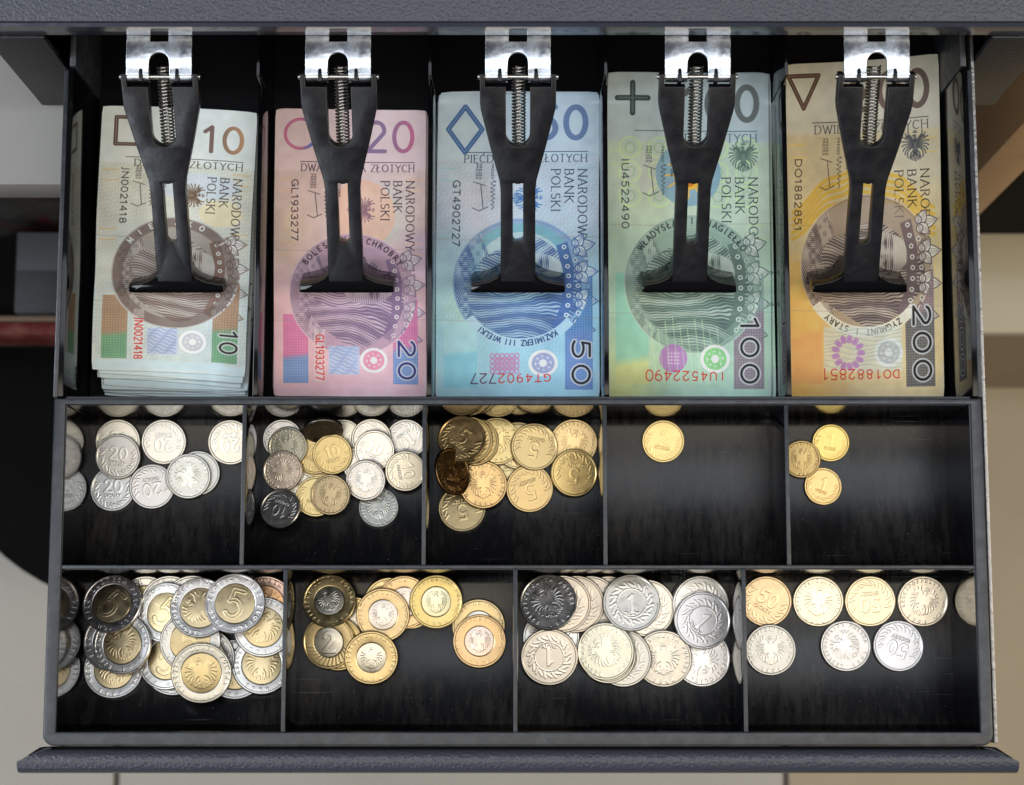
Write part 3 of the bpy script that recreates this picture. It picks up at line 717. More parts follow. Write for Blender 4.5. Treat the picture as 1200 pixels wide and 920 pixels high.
SILVER, BRASS = (.77, .75, .71), (.74, .60, .35)
def coin_material(kind, face, tone):
    m = bpy.data.materials.new('struck_coin_metal'); m.use_nodes = True; nt = m.node_tree; N, L = nt.nodes, nt.links
    p = N['Principled BSDF']; p.inputs['Metallic'].default_value = 1
    t = N.new('ShaderNodeTexImage'); t.image = coin_image(kind, face); t.extension = 'EXTEND'
    oi = N.new('ShaderNodeObjectInfo'); tc = N.new('ShaderNodeTexCoord')
    nz = N.new('ShaderNodeTexNoise'); nz.inputs['Scale'].default_value = 260; nz.inputs['Detail'].default_value = 6; nz.inputs['Roughness'].default_value = .7
    ad = N.new('ShaderNodeVectorMath'); ad.operation = 'ADD'; L.new(tc.outputs['Object'], ad.inputs[0]); L.new(oi.outputs['Random'], ad.inputs[1]); L.new(ad.outputs[0], nz.inputs['Vector'])
    # occlusion shade painted into the relief recesses, and blotchy tarnish
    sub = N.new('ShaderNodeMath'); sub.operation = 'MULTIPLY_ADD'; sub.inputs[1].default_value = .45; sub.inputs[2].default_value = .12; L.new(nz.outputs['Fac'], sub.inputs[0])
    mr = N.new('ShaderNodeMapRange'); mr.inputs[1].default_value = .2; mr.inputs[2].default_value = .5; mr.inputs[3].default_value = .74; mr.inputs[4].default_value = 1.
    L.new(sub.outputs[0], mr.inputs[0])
    relief_shade = N.new('ShaderNodeMapRange'); relief_shade.inputs[1].default_value = 0; relief_shade.inputs[2].default_value = .6; relief_shade.inputs[3].default_value = .9; relief_shade.inputs[4].default_value = 1.06; L.new(t.outputs['Color'], relief_shade.inputs[0])
    mm = N.new('ShaderNodeMath'); mm.operation = 'MULTIPLY'; L.new(mr.outputs[0], mm.inputs[0]); L.new(relief_shade.outputs[0], mm.inputs[1])
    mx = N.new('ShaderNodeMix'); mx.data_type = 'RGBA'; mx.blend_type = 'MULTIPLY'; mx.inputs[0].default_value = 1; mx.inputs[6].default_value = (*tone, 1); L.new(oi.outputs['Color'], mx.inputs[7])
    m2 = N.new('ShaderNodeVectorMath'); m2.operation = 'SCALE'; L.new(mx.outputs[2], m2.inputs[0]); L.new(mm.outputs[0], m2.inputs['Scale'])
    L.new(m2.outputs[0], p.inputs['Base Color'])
    rr = N.new('ShaderNodeMapRange'); rr.inputs[1].default_value = .3; rr.inputs[2].default_value = .7; rr.inputs[3].default_value = .24; rr.inputs[4].default_value = .42; L.new(nz.outputs['Fac'], rr.inputs[0]); L.new(rr.outputs[0], p.inputs['Roughness'])
    b = N.new('ShaderNodeBump'); b.inputs['Distance'].default_value = .1*S; b.inputs['Strength'].default_value = .75; L.new(t.outputs['Color'], b.inputs['Height'])
    b2 = N.new('ShaderNodeBump'); b2.inputs['Distance'].default_value = .025*S; L.new(nz.outputs['Fac'], b2.inputs['Height']); L.new(b.outputs['Normal'], b2.inputs['Normal'])
    L.new(b2.outputs['Normal'], p.inputs['Normal'])
    return m
_ci = {}
def coin_image(kind, face):
    if (kind, face) not in _ci: _ci[(kind, face)] = make_image('coin_relief', paint_coin(kind, face), True)
    return _ci[(kind, face)]

# ---------------------------------------------------------------- the room below and around the drawer
floor_mat = mat('beige_floor_tile', (.28, .26, .23), .5, var=(5, (.32, .295, .262), .35, .7), bump=(300, 3, .4, 'noise'))
warm_tile = mat('tan_floor_tile', (.25, .195, .125), .5, var=(5, (.29, .23, .15), .35, .7), bump=(300, 3, .4, 'noise'))
grout_mat = mat('grout', (.12, .105, .09), .9)
def tile_floor():
    base = MB().box(-3000, 3000, -3000, 3000, -640, -579).build('floor', grout_mat)
    tag(base, 'floor of beige tiles under the drawer', kind='structure'); n = 0
    w = 464.5
    x0, y0 = -278.5, -554.5
    me = None
    for i in range(-4, 5):
        for j in range(-4, 5):
            if me is None:
                o = MB().box(-w/2+2, w/2-2, -w/2+2, w/2-2, -2, 4, .8).build('tile', floor_mat); me = o.data; me2 = me.copy(); me2.materials[0] = warm_tile
            else:
                o = bpy.data.objects.new('tile', me2 if i >= 1 else me); col.objects.link(o)
            o.location = Vector((x0+w*(i+.5), y0+w*(j+.5), -579))*S; o.parent = base
tile_floor()

lightboard = mat('pale_laminate', (.21, .205, .195), .45, var=(6, (.25, .24, .23), .3, .7))
shade_board = mat('shade_black_board', (.004, .0035, .004), .7, spec=.08)  # near-black colour stands in for shade in the cavities
t = thing('counter', (-290, 300, -22), 'pale grey counter top under the left of the cabinet', 'counter')
MB().box(-700, -120, 207, 700, -46, -22, 1).build('counter_top', lightboard, t, 30)
MB().box(-690, -130, 330, 700, -560, -47).build('front_panel', shade_board, t)
wood = mat('brown_wood', (.42, .25, .12), .45, var=(9, (.5, .31, .16), .35, .7), bump=(90, 4, .3, 'noise'))
t = thing('desk', (330, 300, -22), 'brown wooden desk beside the right of the cabinet', 'desk')
MB().box(225, 247, 241, 700, -330, -24, 1).build('side_panel', wood, t, 30)
MB().box(226, 246, 331, 520, -300, -60, 1).build('rear_panel', wood, t, 30)
cream = mat('cream_painted_board', (.42, .36, .25), .5, var=(7, (.46, .4, .29), .3, .7))
tan = mat('tan_board', (.23, .165, .10), .55, var=(8, (.27, .2, .125), .3, .7))
t = thing('low_cabinet', (420, 330, -340), 'low cream cabinet with tan front on the floor at the right', 'cabinet')
MB().box(180, 900, 198, 266, -352, -340, 2).build('top', cream, t, 30)
MB().box(185, 890, 199.5, 264, -574, -352.5).build('body', tan, t)
MB().box(181, 900, 267, 420, -574, -300).build('back', shade_board, t)  # near-black block painted for the shaded gap behind the top
t = thing('shelf', (430, 300, -200), 'small white shelf beside the wooden desk leg', 'shelf')
MB().box(249, 420, 236, 330, -92, -84, 1).build('board', mat('white_laminate', (.7, .68, .62), .4), t, 30)
MB().box(249, 420, 256, 330, -330, -93).build('back_panel', shade_board, t)
# left: the shelf under the counter, its shade painted near-black, with packets, and a stool
t = thing('under_shelf', (-400, 200, -330), 'shelf in the cavity below the pale counter, its shade painted near-black', 'shelf')
MB().box(-720, -190, 188, 329, -336, -330).build('board', shade_board, t)
grey_card = mat('grey_card', (.035, .036, .042), .6, spec=.2, var=(30, (.055, .057, .064), .3, .7))
t = thing('carton', (-255, 222, -330), 'grey carton on the shaded shelf left of the drawer', 'box')
MB().box(-285, -225, 200, 247, -329.5, -285, 1).build('body', grey_card, t, 30)
MB().box(-284, -226, 224, 246, -284.8, -283, .5).build('lid_flap', mat('grey_card_light', (.075, .078, .088), .6, spec=.2), t, 30)
t = thing('packet', (-320, 194, -330), 'red and tan packet in front of the grey carton', 'packet')
MB().box(-420, -222, 188.5, 196, -329.5, -292, 1).build('body', mat('red_print', (.10, .012, .012), .5, spec=.2, var=(60, (.16, .05, .035), .45, .6)), t, 30)
MB().box(-420, -222, 196.2, 199.6, -329.5, -291, 1).build('tan_band', mat('tan_print', (.16, .11, .075), .5, spec=.2), t, 30)
t = thing('bag', (-290, 276, -330), 'crumpled dark red and grey bag behind the carton', 'bag')
b = bmesh.new(); bmesh.ops.create_icosphere(b, subdivisions=4, radius=1)
rr = random.Random(4)
from mathutils import noise as mnoise
for v in b.verts:
    q = 1+.25*mnoise.noise(v.co*2.2)+.08*mnoise.noise(v.co*7)
    v.co = Vector((-290+v.co.x*58*q, 276+v.co.y*25*q, -302+v.co.z*27*q))
mb = MB(); mb.join(b); mb.build('sack', mat('grey_cloth', (.03, .028, .026), .7, spec=.1, var=(14, (.05, .006, .01), .48, .56), bump=(70, 3, 2, 'noise')), t, 60)
stool_seat = mat('black_vinyl', (.0025, .0025, .0025), .8, spec=.06)
t = thing('stool', (-235, 178, -574), 'black round stool below the left side of the drawer', 'stool')
def disc_profile(cx, cy, prof, n=64):
    b = bmesh.new(); R = []
    for r, z in prof: R.append([b.verts.new((cx+r*math.cos(2*math.pi*k/n), cy+r*math.sin(2*math.pi*k/n), z)) for k in range(n)])
    for u, v in zip(R[:-1], R[1:]):
        for k in range(n): b.faces.new((u[k], u[(k+1) % n], v[(k+1) % n], v[k]))
    b.faces.new(R[0]); b.faces.new(R[-1][::-1])
    bmesh.ops.recalc_face_normals(b, faces=b.faces[:])
    return b
m_ = MB(); m_.join(disc_profile(-235, 178, [(80, -462), (132, -460), (139, -450), (139, -430), (130, -422), (100, -419)])); m_.build('seat', stool_seat, t, 40)
m_ = MB(); m_.join(disc_profile(-235, 178, [(20, -462), (20, -560)], 24)); m_.build('stem', stool_seat, t, 40)
m_ = MB(); m_.join(disc_profile(-235, 178, [(90, -574), (90, -566), (20, -560)], 48)); m_.build('foot', stool_seat, t, 40)

# ---------------------------------------------------------------- cabinet the drawer slides out of
t = thing('drawer_cabinet', (0, 330, -22), 'dark slate metal cabinet above the open cash drawer', 'cabinet')
MB().prism([(246.4, 79.5), (245.3, 79.1), (244.9, 78.2), (244.9, 77), (520, 77), (520, 79.5)], -209, 209).build('top_panel', hammered, t, 40)
MB().prism([(244.7, 78.5), (243.5, 77.5), (242.9, 69.8), (243.3, 69.0), (244.3, 68.6), (254, 68.6), (254, 76.8), (244.9, 76.8)], -208.8, 208.8).build('front_lip', slate_smooth, t, 40)
for s in (-1, 1):
    MB().prism([(s*206, 242), (s*183.5, 242), (s*183.5, 244.5), (s*203, 246), (s*203, 520), (s*206, 520)], -21, 68.3, 'Z', .4).build('side_panel', cabinet_dark, t, 40)
    MB().box(*sorted((s*206.4, s*209)), 248, 520, -21, 73.4, .5).build('side_trim', cabinet_dark, t, 40)
MB().box(-202.5, 202.5, 255, 520, -21, -18.5).build('bottom_panel', cabinet_dark, t)
MB().box(-202.5, 202.5, 512, 519, -18, 68).build('rear_panel', void_black, t)
MB().box(-202.5, 202.5, 262, 500, 60, 67).build('rail', void_black, t)

# ---------------------------------------------------------------- the sliding drawer
t = thing('cash_till', (0, 100, -18), 'open metal cash drawer pulled out of its cabinet', 'drawer')
for s, zt, m_ in ((-1, 26, slate_smooth), (1, 40.5, brushed)):
    MB().box(*sorted((s*181.6, s*183)), -27.5, 470, -18, zt, .35).build('side_panel', m_, t, 40)
MB().box(-181.2, 181.2, -27.5, 470, -18, -16.8).build('bottom_panel', cabinet_dark, t)
prof = [(-30.2, 38), (-29.6, 44.6), (-30.2, 46.8), (-31.8, 48.2), (-34, 48.8), (-36.3, 48.2), (-37.9, 46.4), (-38.6, 43), (-38.8, 20), (-38.8, -24), (-37, -24), (-37, 20), (-36.8, 38)]
xe = [178.4, 178.4, 178.9, 180.4, 183, 186.2, 188.2, 189, 189.2, 189.2, 188, 188, 187]
xe = [min(188.8, 178.6+2.4*(-29.6-p[0])) for p in prof]
MB().prism(prof, [-x for x in xe], xe).build('front_panel', hammered, t, 50)
for s in (-1, 1):
    MB().prism([(s*176.5, -29.0), (s*181.4, -28.9), (s*188.0, -33.2), (s*186.5, -36.6)], 20, 44.0, 'Z', .3).build('end_cap', black_gloss, t, 40)
MB().box(-176, 176, -36.5, -29, 30, 38).build('inner_flange', void_black, t)

# ---------------------------------------------------------------- the tray with note bays and scooped coin cups
tray = thing('cash_tray', (0, 100, -5), 'black plastic tray with note bays and coin cups inside the drawer', 'tray')
def rrect(x0, x1, y0, y1, r, n=8, back=True):
    P = []
    for cx, cy, a0 in ((x1-r, y0+r, -90), (x1-r if back else x1, y1-r if back else y1, 0), (x0+r if back else x0, y1-r if back else y1, 90), (x0+r, y0+r, 180)):
        if not back and a0 in (0, 90): P.append((cx, cy)); continue
        P += [(cx+r*math.cos(rad(a0+90*i/n)), cy+r*math.sin(rad(a0+90*i/n))) for i in range(n+1)]
    return P
Z = Matrix.Translation((0, 0, 39.5))
MB().plate([rrect(-180.4, 180.4, -28.4, 104.7, 4.5, back=False), [(-175.5, -23.2), (175.7, -23.2), (176.1, 102.3), (-175.9, 102.3)]], 5.2, .7, Z).build('rim', rim_plastic, tray, 40)
for s in (-1, 1):
    MB().box(*sorted((s*175.4, s*179.6)), -25, 104, -5, 43.6, .2).build('side_wall', black_gloss, tray)
    MB().box(*sorted((s*177.0, s*180.5)), 105.3, 238, -5, 44.2, .6).build('bay_wall', black_gloss, tray, 40)
    MB().box(*sorted((s*179.1, s*180.9)), 105.2, 237, 30, 44.7, .4).build('edge_rail', rim_plastic, tray, 40)
    MB().box(*sorted((s*176.6, s*179.2)), 238.8, 330, -5, 43.4, .6).build('bay_wall', rim_plastic, tray, 40)
MB().box(-176.9, 176.9, 103, 330, -5, -1.5).build('bay_floor', void_black, tray)
MB().box(-176.9, 176.9, 104.72, 106.0, -1.4, 41, .2).build('bay_front_wall', black_gloss, tray)
MB().box(-176.5, 176.5, 268, 270, -1.4, 64, .2).build('bay_back_wall', void_black, tray)
for x, top in ((-104.2, 31), (-35.3, 31), (35.2, 31), (107.6, 31)):
    MB().prism([(x-1.5, -1.4), (x+1.5, -1.4), (x+1.0, top), (x-1.0, top)], 106.1, 235, 'Y', .3).build('note_divider', black_gloss, tray, 40)
    MB().prism([(x-1.3, -1.4), (x+1.3, -1.4), (x+.7, 41), (x-.7, 41)], 236, 267.8, 'Y', .3).build('rear_divider', black_gloss, tray, 40)
def cup_profile(yb, yf):
    cz = lambda q: 110-math.sqrt(12100-(q-26)**2)
    P = [(yb, 43.4), (yb, cz(0)+2.2), (yb-.5, cz(.5)+.7), (yb-1.8, cz(1.8))]
    q = 2.
    while yb-q-1.5 > yf+2.2:
        q += 2.; P.append((yb-q, cz(q)))
    zf = P[-1][1]
    P += [(yf+1.2, zf+1.2), (yf+.35, zf+3), (yf, zf+6), (yf, 42.2), (yf-.5, 42.2), (yf-.5, -4.8), (yb+.5, -4.8), (yb+.5, 43.4)]
    return P
DIV = {1: [-106.3, -36.3, 33.7, 104.3], 2: [-89.3, -1.0, 86.7]}
for row, yb, yf in ((1, 102.4, 40.1), (2, 38.6, -23.3)):
    xs = [-175.4]+DIV[row]+[175.4]
    for a, b_ in zip(xs[:-1], xs[1:]):
        MB().prism(cup_profile(yb, yf), a+(.6 if a > -175 else -.2), b_-(.6 if b_ < 175 else -.2)).build('coin_cup', cup_mat, tray, 35)
    for a, b_ in zip(xs[:-1], xs[1:]):
        MB().box(a+.9, b_-.9, yb-.3, yb-.02, 4.5, 43.3).build('cup_back_wall', black_gloss, tray)
    for x in DIV[row]:
        MB().prism([(x-1.25, -4.9), (x+1.25, -4.9), (x+.82, 43.7), (x-.82, 43.7)], yf-.45, yb+.45, 'Y', .3).build('cup_divider', black_gloss, tray, 40)
        MB().box(x-.8, x+.8, yf+.1, yb-.1, 43.3, 44.0, .25).build('divider_cap', rim_plastic, tray, 40)
MB().box(-175.3, 175.3, 38.65, 40.05, -4.9, 44.1, .3).build('row_divider', rim_plastic, tray, 40)
MB().box(-177, 177, 102.45, 104.6, 30, 44.6, .4).build('front_bar', rim_plastic, tray, 40)

# ---------------------------------------------------------------- notes
note_mats = {n: note_material(n) for n in NOTE}
def note_mesh(quad, z, shape, seed, nx=16, ny=32, th=.14):
    """quad = TL, TR, BR, BL in mm; z(u, v) from shape; a sheet with real thickness"""
    TL, TR, BR, BL = [np.array(p, float) for p in quad]
    rs = random.Random(seed); k1, k2, k3 = rs.uniform(0, 6), rs.uniform(0, 6), rs.uniform(.5, 1)
    b = bmesh.new(); uvl = b.loops.layers.uv.new('UVMap')
    c = (TL+TR+BR+BL)/4
    def pt(u, v):
        p = (TL*(1-u)+TR*u)*(1-v)+(BL*(1-u)+BR*u)*v
        e = .35*math.sin(6*v+k1)*((1-u)+u)
        return Vector((p[0]-c[0]+e*.5, p[1]-c[1]+.25*math.sin(5*u+k2), shape(u, v)-.3*k3*math.exp(-abs(v-.5+.01*math.sin(k2+3*u))/.025)+.22*k3*math.exp(-abs(u-.52-.02*math.sin(k1))/.04)+.25*k3*math.sin(7*v+k1+2*u)+.15*math.sin(9*u+k2)))
    def clipc(i, j):       # softly rounded corners
        u, v = i/nx, j/ny
        if i in (0, nx) and j in (0, ny): u += (.005 if i == 0 else -.005); v += (.0025 if j == 0 else -.0025)
        return u, v
    T = [[b.verts.new(pt(*clipc(i, j))) for i in range(nx+1)] for j in range(ny+1)]
    Bt = [[b.verts.new(T[j][i].co-Vector((0, 0, th))) for i in range(nx+1)] for j in range(ny+1)]
    def face(vs, uv, mi):
        f = b.faces.new(vs); f.material_index = mi; f.smooth = True
        for l, q in zip(f.loops, uv): l[uvl].uv = q
    for j in range(ny):
        for i in range(nx):
            uv = [(i/nx, 1-j/ny), (i/nx, 1-(j+1)/ny), ((i+1)/nx, 1-(j+1)/ny), ((i+1)/nx, 1-j/ny)]
            face((T[j][i], T[j+1][i], T[j+1][i+1], T[j][i+1]), uv, 0)
            face((Bt[j][i], Bt[j][i+1], Bt[j+1][i+1], Bt[j+1][i]), [uv[0], uv[3], uv[2], uv[1]], 0)
    loop = [(0, i) for i in range(nx)]+[(j, nx) for j in range(ny)]+[(ny, i) for i in range(nx, 0, -1)]+[(j, 0) for j in range(ny, 0, -1)]
    for p, q in zip(loop, loop[1:]+loop[:1]):
        f = b.faces.new((T[p[0]][p[1]], T[q[0]][q[1]], Bt[q[0]][q[1]], Bt[p[0]][p[1]])); f.material_index = 1
    for v in b.verts: v.co *= S
    me = bpy.data.meshes.new('note'); b.to_mesh(me); b.free(); me.set_sharp_from_angle(angle=rad(35))
    return me, c
def add_note(n, quad, z, shape, seed, label, me=None):
    m, c = note_mesh(quad, z, shape, seed)
    m.materials.append(note_mats[n]); m.materials.append(paper_edge)
    o = bpy.data.objects.new('banknote', m); col.objects.link(o); o.location = (c[0]*S, c[1]*S, z*S)
    return tag(o, label, 'banknote', '%d złoty notes in one bay' % n)
TOP = {10: 'cream and brown 10 złoty note on top of its pile in the left bay',
       20: 'pink 20 złoty note on top of its pile',
       50: 'blue 50 złoty note on top of its pile in the middle bay',
       100: 'green 100 złoty note on top of its pile',
       200: 'yellow 200 złoty note on top of its pile in the right bay'}
UNDER = {10: '10 złoty note stacked beneath the top note of the cream pile', 20: '20 złoty note stacked beneath the top pink note', 50: '50 złoty note stacked beneath the top blue note',
         100: '100 złoty note stacked beneath the top green note', 200: '200 złoty note stacked beneath the top yellow note'}
def shape_for(n, q):
    """height of a sheet over its resting level, q = 0 at the foot of the pile and 1 on top"""
    if n == 10: return lambda u, v: q*(2.2*math.sin(math.pi*min(1, v*1.02))*(1-.3*u)-2.2*math.exp(-((v-.62)/.12)**2)+2.2*max(0, v-.8)*3*(1-v)*3-3.2*max(0, u-.82)/.18*(.4+v*.6))
    if n == 20: return lambda u, v: q*(.9*math.sin(math.pi*v)-2.4*max(0, u+v-1.72)/.28-.3*abs(2*u-1)**3)
    if n == 50: return lambda u, v: q*(.8*math.sin(math.pi*v)-.3*abs(2*u-1)**3)
    if n == 100: return lambda u, v: q*(1.0*math.sin(math.pi*v)-.25*abs(2*u-1)**3)
    return lambda u, v: q*(.9*math.sin(math.pi*v)+2.6*max(0, u-.55)**2*5*(1-.75*v)+.5*(1-v)**3*u)
SPECIAL = {(10, 0): 'lowest cream 10 złoty note, sticking out furthest towards the coins',
           (10, 1): 'second lowest cream note, its edge just behind the lowest one',
           (10, 8): 'second cream note from the top, its edge showing under the top one',
           (50, 5): 'second blue 50 złoty note, its back edge showing past the top one',
           (100, 4): 'second green 100 złoty note, sticking out right of the top one',
           (20, 5): 'second pink 20 złoty note, its corner showing under the curled front corner'}
PILES = {
 10: ([(-172.6, 232.2), (-108.4, 229.6), (-111.6, 118.6), (-173.6, 121.2)], 10, 0.3, 1.28),
 20: ([(-101.6, 232.3), (-38.6, 232.3), (-37.8, 111.0), (-100.1, 111.0)], 7, .2, .86),
 50: ([(-33.4, 239.0), (34.0, 239.0), (33.2, 109.2), (-34.0, 109.2)], 7, .2, .86),
 100: ([(37.7, 248.6), (105.2, 248.6), (103.9, 109.6), (36.5, 109.6)], 6, .2, .85),
 200: ([(112.6, 252.0), (176.2, 256.0), (174.8, 110.2), (109.3, 110.0)], 5, .2, .95),
}
for n, (quad, cnt, z0, dz) in PILES.items():
    rs = random.Random(n*7)
    for i in range(cnt):
        top = i == cnt-1; q = i/(cnt-1)
        z = z0+dz*i
        if top: Q = quad
        else:
            dx, dy, tw = rs.uniform(-.9, .9), rs.uniform(-.9, .9), rs.uniform(-.7, .7)
            if n == 10: dy += -8.2*(1-q)**.8-.6; dx += 1.4*(1-q)+rs.uniform(-1.2, 1.2); tw *= 1.6
            if n == 100 and i == cnt-2: dx = 2.3; dy = .0; tw = .2
            elif n == 100: dx *= .5; dy = .3
            if n == 50 and i == cnt-2: dx, dy, tw = 1.0, 1.3, -.3
            if n == 20 and i < cnt-1: dy -= .3; dx = abs(dx)*.5
            if n == 200: dx = -abs(dx)
            kx = 1.0 if n != 10 else .95
            cxm = sum(p[0] for p in quad)/4
            Q = [(cxm+(x-cxm)*kx+dx+tw*(y-175)/65, y+dy-tw*(x-cxm)/33) for x, y in quad]
            if n == 10: Q = [(x, max(y, 107.4)) for x, y in Q]
            lim = {10: (-176.6, -106), 20: (-102.6, -36.9), 50: (-33.8, 33.6), 100: (36.8, 106.0), 200: (109.2, 176.4)}[n]
            Q = [(min(max(x, lim[0]), lim[1]), max(y, 106.6)) for x, y in Q]
        lab = TOP[n] if top else UNDER[n]
        if not top and (n, i) in SPECIAL: lab = SPECIAL[(n, i)]
        add_note(n, Q, z, shape_for(n, q), n*31+i, lab)

# ---------------------------------------------------------------- spring clips that hold the notes down
def make_clip(x, ztop, label):
    hz = Vector((x, 227.7, 65.)); ft = Vector((x, 154.6, 18.5))
    d = (ft-hz).normalized(); L = (ft-hz).length
    u = Vector((1, 0, 0)); w = u.cross(-d).normalized()
    if w.z < 0: w = -w
    v = -d                                                  # local +y points back to the hinge
    M = Matrix((( u.x, v.x, w.x, hz.x), (u.y, v.y, w.y, hz.y), (u.z, v.z, w.z, hz.z), (0, 0, 0, 1)))
    t = thing('note_clip', hz, label, 'clip', 'spring clips holding the notes')
    # lever: forked arm with a long slot
    def sym(P): return [(a, -b) for a, b in P]+[(-a, -b) for a, b in P[::-1]]
    out = sym([(4.3, 3.4), (12.6, 3.4), (12.6, -1.6), (14.6, -1.6), (14.6, 10), (14.2, 13), (10.6, 28), (7.2, 41), (6.7, 45), (6.7, 84)])
    arch = [(4.7*math.cos(a), -(22.8+4.7*math.sin(a))) for a in [math.pi*i/12 for i in range(13)]]
    right = [(4.7, -3.4), (12.8, -3.4), (12.8, 1.6), (14.8, 1.6), (14.8, -10), (14.4, -13), (10.8, -28), (7.4, -41), (6.9, -45), (7.0, -84)]
    outline = right+[(-a, b) for a, b in right[::-1]]+arch[::-1]
    slot = [(2.05, -42.5)]+[(2.05*math.cos(a), -(65.5+2.05*math.sin(a))) for a in [math.pi*i/8 for i in range(9)]]+[(-2.05, -42.5)]
    MB().plate([outline, slot], 2.6, .35, M).build('lever', black_matte, t, 40)
    MB().box(-1, 1, -43.2, -41.6, -1.4, 1.2, .3, M).build('latch', black_matte, t, 40)
    # foot: flared shoe that rests on the notes
    foot = [(6.6, 79), (7.2, 81.5), (9, 83.2), (12.5, 85), (19.2, 86.4), (19.4, 91), (17.5, 91.6)]
    fo = [(a, -b) for a, b in foot]; fo = fo+[(-a, b) for a, b in fo[::-1]]
    zf = (ztop-18.5)/w.z+.3
    fb = bmesh.new(); ft_ = [(6.6, 79), (6.9, 80.8), (8.4, 82.6), (12, 84.4), (19, 85.8), (19.2, 88.9), (17.2, 89.2)]
    up = [(a, -b) for a, b in ft_]; up = up+[(-a, b) for a, b in up[::-1]]
    lo_, hi_ = [fb.verts.new((a, b, zf)) for a, b in fo], [fb.verts.new((a, b, 1.6)) for a, b in up]
    for k in range(len(lo_)): fb.faces.new((lo_[k], lo_[k-1], hi_[k-1], hi_[k]))
    fb.faces.new(lo_); fb.faces.new(hi_[::-1]); bmesh.ops.recalc_face_normals(fb, faces=fb.faces[:])
    bmesh.ops.bevel(fb, geom=fb.edges[:], offset=.35, segments=2, affect='EDGES', profile=.5, clamp_overlap=True)
    fm = MB(); fm.join(fb, M); fm.build('foot', black_gloss, t, 30)
    # zinc bracket with arch and window
    za = [(-12.7, 1.), (-4.0, 1.)]+[(-3.9*math.cos(a), 6.0+3.9*math.sin(a)) for a in [math.pi*i/12 for i in range(13)]]+[(4.0, 1.), (12.7, 1.), (12.7, 41), (-12.7, 41)]
    win = [(-3.5, 14.2), (3.5, 14.2), (3.5, 21), (-3.5, 21)]
    MB_ = MB().plate([za, win], .7, .25)
    for k in range(1, 26):                                   # the pressed plate is gently crowned
        bmesh.ops.bisect_plane(MB_.bm, geom=MB_.bm.verts[:]+MB_.bm.edges[:]+MB_.bm.faces[:], plane_co=(0, k*1.6, 0), plane_no=(0, 1, 0))
    for q in MB_.bm.verts: q.co.z += .9-(q.co.y-7)**2/(130 if q.co.y < 16 else 150)-.25*math.exp(-((q.co.y-4)/2.)**2)
    MB_.bm.transform(Matrix.Translation((x, 226.6, 66.4)) @ Matrix.Rotation(rad(5), 4, 'X'))
    MB_.build('bracket', zinc, t, 40)
    lipm = MB().prism([(-3.4, 0), (3.4, 0), (2.2, -1.6), (0, -2.2), (-2.2, -1.6)], -.35, .35, 'Z', 0, Matrix.Translation((x, 240.6, 67.0)))
    lipm.build('window_tab', zinc, t)
    for a, b_ in ((-12.4, -7.9), (-6.1, -4.0), (4.0, 6.1), (7.9, 12.4)):
        MB().tube([(x+a, 227.6, 65.2), (x+b_, 227.6, 65.2)], 2.15, 16).build('knuckle', zinc, t, 40)
    for s in (-1, 1):
        MB().box(*sorted((x+s*6.2, x+s*7.8)), 225, 230.5, 63.6, 68.0, .3).build('hinge_finger', black_matte, t, 40)
    MB().tube([(x-15.6, 227.6, 65.2), (x+15.6, 227.6, 65.2)], .95, 12).build('pin', steel, t, 40)
    # coil spring from the bracket down into the lever
    A, B = Vector((x+.3, 233.5, 60.5)), Vector((x+.3, 203.6, 43.5))
    ax = (B-A).normalized(); e1 = Vector((1, 0, 0)); e2 = ax.cross(e1).normalized(); turns = 26; nn = turns*12
    MB().tube([A+(B-A)*(i/nn)+(e1*math.cos(2*math.pi*turns*i/nn)+e2*math.sin(2*math.pi*turns*i/nn))*2.5 for i in range(nn+1)], .4, 6).build('spring', steel, t, 80)
    return t
make_clip(-138.7, 12.0, 'black spring clip pressing on the cream 10 note')
make_clip(-69.5, 6.6, 'black spring clip pressing on the pink 20 note')
make_clip(0., 6.5, 'black spring clip pressing on the blue 50 note')
make_clip(69.5, 5.9, 'black spring clip pressing on the green 100 note')
make_clip(138.7, 5.6, 'black spring clip pressing on the yellow 200 note')

